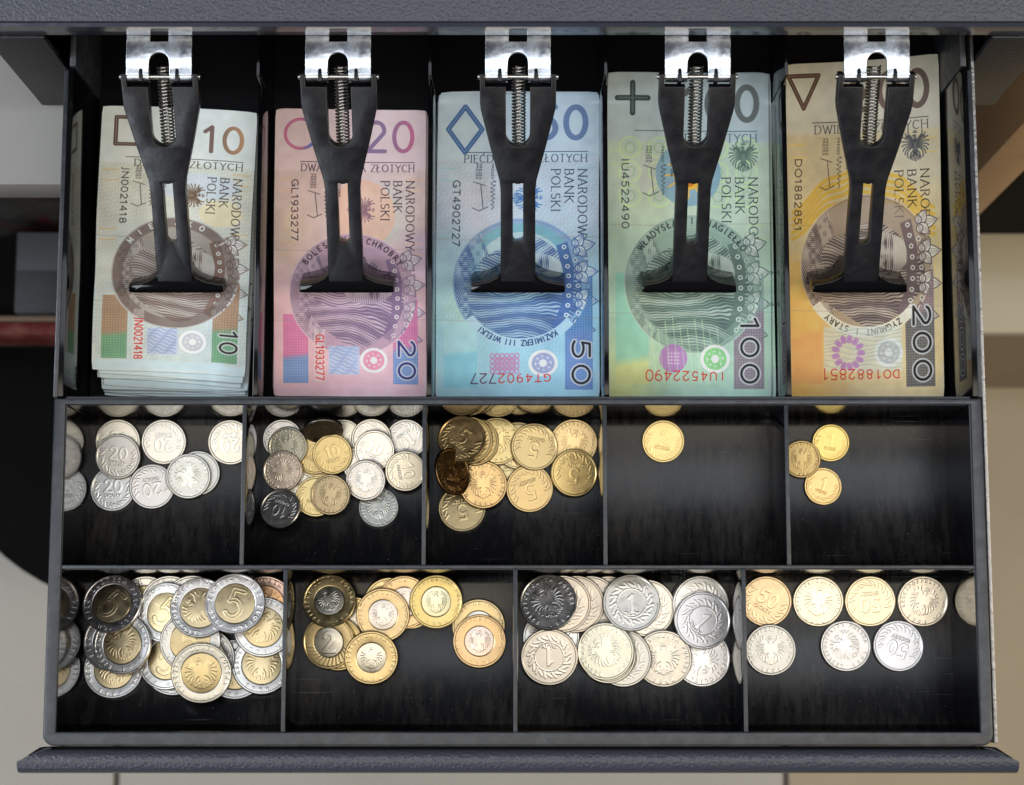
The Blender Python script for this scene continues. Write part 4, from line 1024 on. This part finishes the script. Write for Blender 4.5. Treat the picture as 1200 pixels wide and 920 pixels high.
# ---------------------------------------------------------------- coins
# kind, face (e eagle, n number), centre x, y, base height z, slope x, slope y, turn, tint for tarnish and painted-in reflections, label
COINS = [
    ('g20', 'n', -163.8, 92.85, 1.63, 0.0132, 0.1518, 10, (1, 0.98, 0.92), 'silver coin mostly hidden behind the upright 20 coin of the left middle-row cup'),
    ('g20', 'n', -165.55, 73.3, 0.43, -0.0129, -0.0283, 0, (1, 1, 0.98), 'silver coin showing 20, lowest and leftmost in the left middle-row cup'),
    ('g20', 'n', -163.3, 86.5, 2.93, 0.0047, 0.0984, 5, (0.8, 0.78, 0.76), 'grey 20 coin lying on two others at the left of its cup'),
    ('g20', 'n', -144.9, 92.8, 1.62, 0.0132, 0.1513, 180, (1, 1, 1), 'bright silver 20 coin lying upside down between the two upper coins of its cup'),
    ('g20', 'n', -149.6, 74.2, 1.07, -0.1144, -0.0253, 170, (0.9, 0.85, 0.82), 'silver 20 coin lying upside down, bottom middle of the left middle-row cup'),
    ('g20', 'n', -131.0, 79.8, 0.43, 0.0129, 0.031, 60, (0.85, 0.84, 0.8), 'silver coin peeking out right from under the eagle coin in the left cup'),
    ('g20', 'e', -134.5, 78.4, 2.18, 0.0033, 0.0318, -35, (0.93, 0.92, 0.86), 'pale silver eagle coin stacked on another in the left middle-row cup'),
    ('g20', 'n', -117.7, 92.6, 1.59, 0.0132, 0.1494, 175, (1, 0.98, 0.93), 'silver 20 coin cut by the divider at the right of its cup'),
    ('g10', 'n', -71.6, 93.85, 1.71, -0.0118, 0.1611, 20, (0.95, 0.92, 0.85), 'silver coin half hidden behind the gold wreath coin near the leaning black coin'),
    ('g10', 'n', -96.3, 93.85, 1.71, -0.0118, 0.1611, 30, (0.9, 0.9, 0.95), 'pale silver coin, top left of the mixed small-change cup'),
    ('g10', 'n', -45.8, 93.85, 1.71, -0.0118, 0.1611, 150, (1, 1, 1), 'bright white silver coin, top right of the mixed small-change cup'),
    ('g10', 'n', -59.8, 93.85, 3.5, 0.0073, 0.1611, 100, (1, 0.98, 0.93), 'silver coin half under a bright blank-looking coin in the mixed cup'),
    ('b10', 'n', -85.5, 77.9, 0.31, -0.0115, 0.0137, 0, (0.9, 0.85, 0.7), 'brass coin showing only a sliver in the middle of the mixed cup'),
    ('g10', 'e', -88.7, 71.8, 2.02, -0.0115, 0.0137, 0, (0.9, 0.85, 0.7), 'dull coin almost fully buried between the dark coin and two brass coins'),
    ('g10', 'n', -63.0, 82.9, 3.35, 0.0369, 0.1966, 40, (0.95, 0.95, 0.95), 'silver coin buried beneath the eagle coin in the mixed cup centre'),
    ('b10', 'n', -82.7, 87.5, 2.87, 0.0246, 0.0926, 20, (0.85, 0.8, 0.65), 'brass coin half under the gold wreath coin in the mixed cup'),
    ('g10', 'e', -93.8, 90.3, 4.15, 0.1281, 0.0898, -20, (0.72, 0.68, 0.55), 'dull olive eagle coin lying on the pale coin at top left of its cup'),
    ('b10', 'n', -75.4, 87.2, 5.33, 0.0855, 0.1236, -15, (0.95, 0.9, 0.72), 'shiny gold coin with wreath on top in the middle of the mixed cup'),
    ('g10', 'e', -95.7, 80.4, 4.73, 0.1405, 0.1072, -40, (1, 0.86, 0.74), 'pinkish silver eagle coin at the left of the mixed cup'),
    ('g10', 'n', -58.3, 88.8, 6.47, 0.0369, 0.1966, 30, (1, 0.97, 0.95), 'bright smooth silver coin on top at the upper right of the mixed cup'),
    ('g10', 'n', -45.9, 80.3, 6.53, -0.1082, 0.1682, 80, (1, 0.95, 0.82), 'warm silver coin touching the right divider of the mixed cup'),
    ('g10', 'e', -56.8, 65.6, 0.84, 0.0116, -0.0989, 0, (0.78, 0.8, 0.76), 'greenish silver eagle coin, lowest right in the mixed cup'),
    ('g10', 'e', -61.5, 76.4, 7.51, 0.134, 0.1485, 10, (0.85, 0.82, 0.8), 'silver coin with crisp dark eagle in the mixed cup'),
    ('b10', 'n', -82.3, 69.9, 3.67, -0.0115, 0.0137, 15, (0.95, 0.9, 0.72), 'gold coin half under a dull eagle coin, bottom of the mixed cup'),
    ('b10', 'e', -75.8, 70.5, 6.73, 0.1411, 0.0914, 10, (0.66, 0.64, 0.66), 'dull brownish eagle coin on top at the bottom of the mixed cup'),
    ('g10', 'n', -96.1, 64.6, 7.67, 0.1, -0.25, 200, (0.75, 0.75, 0.78), 'dark silver coin alone at the lower left of the mixed cup'),
    ('g5', 'n', -22.8, 65.3, 0.99, -0.0137, -0.1018, 170, (0.85, 0.82, 0.75), 'brass coin lowest and leftmost in the brass coin cup'),
    ('g5', 'n', -2.4, 84.5, 0.73, -0.0136, 0.0741, 0, (1, 1, 0.9), 'brass coin visible only as slivers in the middle of the brass cup'),
    ('g5', 'n', -17.8, 86.9, 1.69, 0.123, 0.0902, 0, (1, 1, 0.85), 'bright brass coin peeking out from under the dark stack'),
    ('g5', 'n', 0.0, 90.9, 3.08, -0.1494, 0.0073, 0, (0.9, 0.85, 0.75), 'brass coin almost hidden behind the large brass coin at cup centre'),
    ('g5', 'e', 22.85, 92.35, 1.6, -0.0139, 0.1471, 10, (1, 0.92, 0.8), 'gold eagle coin at top right of the brass coin cup'),
    ('g5', 'e', -8.7, 92.35, 5.85, -0.1494, 0.0073, -5, (0.85, 0.8, 0.62), 'olive brass eagle coin beside the dark stack in the brass cup'),
    ('g5', 'n', 4.6, 73.5, 2.71, -0.128, 0.1537, 160, (0.82, 0.76, 0.66), 'brass coin at lower middle of the brass cup, wreath pattern visible'),
    ('g5', 'e', -14.0, 74.8, 6.2, 0.0542, 0.1925, 0, (0.88, 0.78, 0.68), 'rosy brass eagle coin in the lower left of the brass cup'),
    ('g5', 'n', 6.6, 90.2, 5.05, -0.1616, -0.0149, 190, (0.86, 0.78, 0.62), 'big flat brass coin lying on top at the centre of its cup'),
    ('g5', 'n', 22.85, 79.8, 3.31, -0.1754, 0.096, 185, (1.1, 0.98, 0.7), "brightest gold coin, resting on the eagle coin at the cup's right"),
    ('g5', 'n', -17.3, 91.7, 8.6, 0.1265, -0.0301, 0, (0.9, 0.8, 0.6), 'brass coin at the bottom of the dark-topped stack'),
    ('g5', 'n', -19.7, 92.2, 9.74, 0.1265, -0.0301, 0, (0.9, 0.8, 0.6), 'brass coin in the middle of the dark-topped stack'),
    ('g5', 'n', -22.8, 92.35, 12.97, -0.02, -0.2, 35, (0.6, 0.52, 0.42), 'dark-reflecting 5 coin on top of the stack in the brass cup'),
    ('g2', 'n', 59.5, 93.0, 1.61, 0.0125, 0.1532, 10, (1.1, 1.05, 0.82), 'single bright gold coin alone in its cup'),
    ('g1', 'n', 128.1, 92.4, 1.45, -0.011, 0.1474, 10, (1.05, 1, 0.62), 'yellow gold coin, uppermost of the three in the right middle-row cup'),
    ('g1', 'n', 124.7, 74.4, 0.29, -0.0108, -0.0182, 20, (1.05, 0.88, 0.62), 'orange gold coin, lowest of the three in the right middle-row cup'),
    ('g1', 'e', 116.2, 85.5, 1.74, 0.1753, 0.058, 0, (0.95, 0.82, 0.58), 'dull gold eagle coin cut by the divider in the right middle-row cup'),
    ('z5', 'n', -150.3, 26.1, 1.52, 0.017, 0.1263, 0, (1, 1, 1), 'two-tone coin mostly hidden behind the tilted dark 5 coin'),
    ('z5', 'n', -133.9, 7.7, 0.75, -0.0168, -0.043, 0, (1, 1, 1), 'two-tone coin low in the big pile, left under the lowest eagle coin'),
    ('z5', 'n', -138.4, 1.9, 3.12, -0.0168, -0.043, 20, (0.9, 0.9, 0.9), "two-tone coin buried at the bottom of the big pile's left side"),
    ('z5', 'e', -113.9, 0.2, 2.17, -0.1221, -0.0992, 20, (0.7, 0.7, 0.7), 'two-tone coin sliver at the right foot of the big pile'),
    ('z5', 'e', -103.2, 2.2, 2.74, -0.1221, -0.0992, 10, (1, 1, 1), 'two-tone eagle coin at the lower right of the big pile, by the divider'),
    ('z5', 'e', -162.8, 0.5, 1.3, -0.0169, -0.1095, 5, (0.88, 0.88, 0.9), 'two-tone eagle coin at the lower left, half under another'),
    ('z5', 'n', -140.4, 26.1, 3.86, -0.0059, 0.104, 0, (1, 1, 1), 'bright two-tone coin rim at the back of the big pile'),
    ('z5', 'n', -130.8, 26.1, 5.87, -0.0059, 0.104, 0, (1, 1, 1), 'two-tone coin whose edge shows behind the two 5 coins of the big pile'),
    ('z5', 'e', -102.2, 26.1, 1.52, 0.017, 0.1263, 0, (1, 0.75, 0.7), 'pink-tinged two-tone coin in the back right corner of the big pile'),  # pink tint paints a reflection into the metal
    ('z5', 'n', -125.3, 4.9, 6.36, 0.0033, 0.0474, 0, (0.85, 0.85, 0.85), 'grey two-tone coin under the lowest eagle coin in the big pile'),
    ('z5', 'n', -140.2, 4.2, 7.67, 0.1984, -0.0256, 10, (0.85, 0.85, 0.85), 'two-tone coin between the left eagle coin and the lowest eagle coin'),
    ('z5', 'n', -162.8, 11.4, 5.18, 0.1601, -0.1198, 40, (0.85, 0.85, 0.88), 'two-tone coin under the left eagle coin, its left rim showing'),
    ('z5', 'e', -102.6, 17.2, 4.42, -0.0592, -0.0232, 20, (1, 1, 1), 'bright silver-ringed eagle coin against the right divider of the pile'),
    ('z5', 'n', -140.7, 22.8, 8.91, 0.1887, -0.0661, 35, (1.1, 1.1, 1.08), 'shining two-tone 5 coin at the centre back of the big pile'),
    ('z5', 'n', -130.6, 11.3, 12.33, -0.145, 0.0458, 0, (0.75, 0.75, 0.75), 'two-tone coin below the grey eagle coin in the middle of the pile'),
    ('z5', 'e', -157.9, 10.3, 8.74, 0.1789, -0.076, -30, (0.85, 0.85, 0.88), 'two-tone eagle coin on top at the left of the big pile'),
    ('z5', 'e', -125.7, -0.8, 13.12, -0.1066, 0.1692, -10, (0.8, 0.8, 0.76), 'two-tone eagle coin on top, lowest of the big pile'),
    ('z5', 'e', -126.4, 24.4, 14.83, -0.05, -0.13, -60, (0.85, 0.85, 0.88), 'grey-ringed two-tone eagle coin half under the top right 5 coin'),
    ('z5', 'n', -112.3, 26.1, 16.35, -0.02, -0.12, 15, (0.85, 0.85, 0.88), "two-tone 5 coin with upright numeral on top at the pile's right"),
    ('z5', 'n', -162.8, 26.1, 8.4, 0.1, -0.26, 40, (0.62, 0.62, 0.68), "tilted dark two-tone 5 coin at the pile's top left"),
    ('z2', 'n', -43.8, 27.35, 1.55, 0.0153, 0.1379, 0, (1, 1, 0.9), 'gold-ringed coin buried behind the yellow eagle coin of its cup'),
    ('z2', 'n', -51.6, 26.7, 3.41, 0.0153, 0.1379, 0, (1, 0.98, 0.9), 'gold-ringed coin, leftmost sliver at the back of its cup'),
    ('z2', 'n', -65.7, 18.9, 3.45, 0.1445, 0.1383, 0, (1, 0.95, 0.85), 'gold-ringed coin showing slivers between the 2 coin and the eagle coins'),
    ('z2', 'n', -72.4, 10.7, 3.44, 0.1445, 0.1383, 0, (0.95, 0.92, 0.8), 'gold-ringed coin directly beneath the coin showing a big 2'),
    ('z2', 'e', -45.7, 27.35, 5.66, 0.0153, 0.1379, 0, (1, 0.9, 0.85), 'gold-ringed coin with pinkish core at the back of its cup'),
    ('z2', 'e', -15.9, 17.9, 0.66, 0.015, 0.0503, 0, (1, 0.95, 0.85), "gold-ringed coin half under the rosy eagle coin at the cup's right"),
    ('z2', 'e', -54.2, 22.2, 7.23, -0.0141, 0.1262, 10, (0.88, 0.82, 0.78), 'gold-ringed eagle coin lying on top at the middle of its cup'),
    ('z2', 'n', -75.8, 11.4, 5.13, 0.1445, 0.1383, 0, (0.82, 0.8, 0.74), 'gold-ringed coin showing a big pale 2'),
    ('z2', 'e', -58.8, 5.3, 7.04, -0.0692, 0.1876, 0, (1, 0.95, 0.85), 'gold-ringed eagle coin with white core, lowest in its cup'),
    ('z2', 'e', -33.1, 27.35, 7.48, -0.1859, 0.0738, 0, (0.92, 0.88, 0.62), 'yellow-ringed eagle coin on top at the back of its cup'),
    ('z2', 'e', -15.5, 11.7, 2.4, 0.015, 0.0503, 0, (1, 0.84, 0.74), "rosy gold-ringed eagle coin on top at the cup's right"),
    ('z2', 'e', -75.8, 27.35, 7.13, 0.03, -0.24, -30, (0.7, 0.68, 0.62), "gold-ringed coin with dark-reflecting core at the cup's top left"),
    ('z1', 'n', 13.4, 13.1, 0.59, -0.0161, 0.0064, 0, (1, 0.98, 0.95), 'silver coin hidden under the dark eagle coin and the left 1 coin'),
    ('z1', 'n', 36.6, 26.6, 1.53, -0.0163, 0.1309, 0, (0.8, 0.74, 0.68), 'rightmost silver coin of the slanting row behind the dark eagle coin'),
    ('z1', 'n', 29.3, 26.6, 3.41, -0.0163, 0.1309, 0, (0.7, 0.66, 0.64), 'third silver coin of the slanting row behind the dark eagle coin'),
    ('z1', 'n', 23.4, 26.6, 5.27, -0.0163, 0.1309, 0, (0.7, 0.65, 0.6), 'second silver coin of the slanting row behind the dark eagle coin'),
    ('z1', 'n', 17.8, 26.6, 7.13, -0.0163, 0.1309, 0, (0.8, 0.74, 0.68), 'first silver coin of the slanting row, right behind the dark eagle coin'),
    ('z1', 'n', 73.2, 26.6, 1.53, -0.0163, 0.1309, 0, (1, 0.97, 0.92), "lowest silver coin of the stack at the cup's back right"),
    ('z1', 'n', 51.9, 25.0, 4.01, -0.0676, 0.1228, 90, (1, 0.95, 0.9), 'silver coin half under the upright 1 coin'),
    ('z1', 'e', 74.1, 4.9, 1.78, 0.0024, 0.0129, 170, (0.98, 0.94, 0.92), "silver eagle coin lying upside down at the cup's lower right"),
    ('z1', 'e', 58.6, 4.9, 3.61, 0.0965, 0.1603, 0, (0.88, 0.85, 0.8), 'silver eagle coin at the lower middle right of its cup'),
    ('z1', 'n', 42.5, 4.9, 3.69, 0.1886, 0.0665, 0, (0.85, 0.83, 0.8), 'silver coin squeezed between two eagle coins at the cup bottom'),
    ('z1', 'n', 36.3, 6.3, 4.4, 0.1886, 0.0665, 0, (0.9, 0.88, 0.8), 'silver coin directly under the pale yellowish eagle coin'),
    ('z1', 'n', 12.6, 5.6, 5.44, 0.0045, 0.1999, 180, (1, 0.96, 0.92), 'silver coin with faint 1 in a wreath, lower left of its cup'),
    ('z1', 'e', 35.4, 7.6, 6.21, 0.1818, 0.0733, -45, (0.95, 0.95, 0.84), "pale yellowish silver eagle coin on top at the cup's lower middle"),
    ('z1', 'n', 73.6, 26.4, 4.42, -0.0729, 0.0455, 0, (1, 0.97, 0.92), "middle silver coin of the stack at the cup's back right"),
    ('z1', 'n', 45.5, 26.6, 8.38, 0.0, -0.13, 0, (0.95, 0.93, 0.9), 'grey silver coin with upright 1 in a wreath'),
    ('z1', 'n', 74.1, 19.8, 6.46, -0.112, 0.0065, 50, (0.85, 0.83, 0.86), 'silver coin with slanted 1 in a wreath on the right stack'),
    ('z1', 'e', 12.1, 26.6, 12.91, 0.04, -0.25, -30, (0.6, 0.6, 0.62), "dark-reflecting silver eagle coin on top at the cup's top left"),  # lowered tint adds to the dark reflection from the tilt
    ('g50', 'n', 100.5, 27.85, 1.57, 0.0146, 0.1425, 30, (1, 0.78, 0.52), 'copper-tinged 50 coin in the corner by the divider'),
    ('g50', 'e', 121.5, 27.85, 1.57, 0.0146, 0.1425, 10, (1.08, 1.02, 0.86), 'pale bright coin, second in the back row of the right front cup'),
    ('g50', 'n', 142.5, 27.85, 1.57, 0.0146, 0.1425, 175, (1.1, 1, 0.75), 'bright yellowish 50 coin lying upside down, third in the back row'),
    ('g50', 'e', 163.9, 27.85, 1.57, 0.0146, 0.1425, 20, (1.05, 0.97, 0.85), 'bright coin at the right end of the back row'),
    ('g50', 'e', 101.9, 8.2, 1.47, 0.0288, 0.0526, 0, (0.8, 0.78, 0.75), 'grey silver eagle coin, leftmost of the front row of three'),
    ('g50', 'e', 132.3, 9.7, 0.5, -0.0143, -0.0247, -45, (0.8, 0.76, 0.72), 'grey silver eagle coin, middle of the front row of three'),
    ('g50', 'n', 153.6, 9.7, 0.5, -0.0143, -0.0247, 200, (0.82, 0.8, 0.82), 'grey silver 50 coin lying upside down, right end of the front row'),
    ('g10', 'n', -79.2, 97.2, 10.2, -0.2, 1.9, 0, (0.35, 0.33, 0.32), 'black coin leaning steeply against the back wall of the mixed cup'),  # near-black tint paints in a dark reflection
    ('g5', 'n', -26.9, 78.6, 17.2, -1.1, -0.2, 0, (0.3, 0.22, 0.16), 'dark brown coin leaning steeply on the left divider of the brass cup'),
]

DIM = dict(z5=(24, 2.0), z2=(21.5, 2.0), z1=(23, 1.7), g50=(20.5, 1.7), g20=(18.5, 1.7), g10=(16.5, 1.7), b10=(16.5, 1.7), g5=(19.5, 1.4), g2=(17.5, 1.4), g1=(15.5, 1.4))
def lathe(profile, R, n=72, close=True):
    b = bmesh.new(); uvl = b.loops.layers.uv.new('UVMap'); rings = []
    for r, z in profile:
        rings.append([b.verts.new((r*math.cos(2*math.pi*k/n), r*math.sin(2*math.pi*k/n), z)) for k in range(n)] if r > 1e-6 else [b.verts.new((0, 0, z))])
    for u, v in zip(rings[:-1], rings[1:]):
        for k in range(n):
            k2 = (k+1) % n
            vs = [u[k % len(u)], u[k2 % len(u)], v[k2 % len(v)], v[k % len(v)]]
            b.faces.new(list(dict.fromkeys(vs)))
    bmesh.ops.recalc_face_normals(b, faces=b.faces[:])
    for f in b.faces:
        f.smooth = True
        for l in f.loops: l[uvl].uv = (.5+l.vert.co.x/R/2, .5+l.vert.co.y/R/2)
    for v in b.verts: v.co *= S
    me = bpy.data.meshes.new('coin'); b.to_mesh(me); b.free(); me.set_sharp_from_angle(angle=rad(22))
    return me
_cm = {}
def coin_meshes(kind, face):
    if (kind, face) in _cm: return _cm[(kind, face)]
    D, t = DIM[kind]; R = D/2; h = t/2; f = h-.22
    edge = [(R-1.05, f), (R-.75, h), (R-.3, h), (R, h-.28), (R, -h+.28), (R-.3, -h), (R-.75, -h), (R-1.05, -f)]
    if kind in ('z5', 'z2'):
        ri = R*(.667 if kind == 'z5' else .56)
        ring = lathe([(ri+.25, f-.02), (ri+.5, f+.02)]+edge+[(ri+.5, -f-.02), (ri+.25, -f+.02), (ri, -f+.12), (ri, f-.12), (ri+.25, f-.02)], R)
        core = lathe([(0, f+.04), (ri-.45, f+.04), (ri-.2, f), (ri-.02, f-.2), (ri-.02, -f+.2), (ri-.2, -f), (ri-.45, -f-.04), (0, -f-.04)], R)
        a, b_ = (SILVER, BRASS) if kind == 'z5' else (BRASS, SILVER)
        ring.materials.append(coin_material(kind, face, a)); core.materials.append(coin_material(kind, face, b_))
        r = (ring, core)
    else:
        me = lathe([(0, f)]+edge+[(0, -f)], R)
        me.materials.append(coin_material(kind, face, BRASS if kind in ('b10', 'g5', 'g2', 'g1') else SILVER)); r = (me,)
    _cm[(kind, face)] = r
    return r
def coin_group(x, y):
    row = 1 if y > 39 else 2
    i = sum(x > q for q in DIV[row])
    return {(1, 0): 'silver coins in the left middle-row cup', (1, 1): 'mixed small coins in the second cup', (1, 2): 'brass coins in the third cup', (1, 3): 'single gold coin in its cup', (1, 4): 'three small gold coins',
            (2, 0): 'pile of two-tone 5 złoty coins', (2, 1): 'gold-ringed 2 złoty coins', (2, 2): 'silver 1 złoty coins', (2, 3): '50 groszy coins in two rows'}[(row, i)]
for kind, face, x, y, z, gx, gy, turn, tint, label in COINS:
    D, th = DIM[kind]
    n = Vector((-gx, -gy, 1)).normalized()
    ms = coin_meshes(kind, face)
    q = Vector((0, 0, 1)).rotation_difference(n)
    R = q.to_matrix().to_4x4() @ Matrix.Rotation(-rad(turn), 4, 'Z')
    c = Vector((x, y, z))+n*(th/2+.02)
    dark = (tint[0]+tint[1]+tint[2])/3 < .6
    if len(ms) == 1:
        o = bpy.data.objects.new('coin', ms[0]); col.objects.link(o); o.color = (*tint, 1)
    else:
        o = bpy.data.objects.new('coin', None); col.objects.link(o); o.empty_display_size = .01
        for nm, me in zip(('ring', 'core'), ms):
            p = bpy.data.objects.new(nm, me); col.objects.link(p); p.parent = o; p.color = (*tint, 1)
    o.matrix_world = Matrix.Translation(c*S) @ R
    tag(o, label, 'coin', coin_group(x, y))
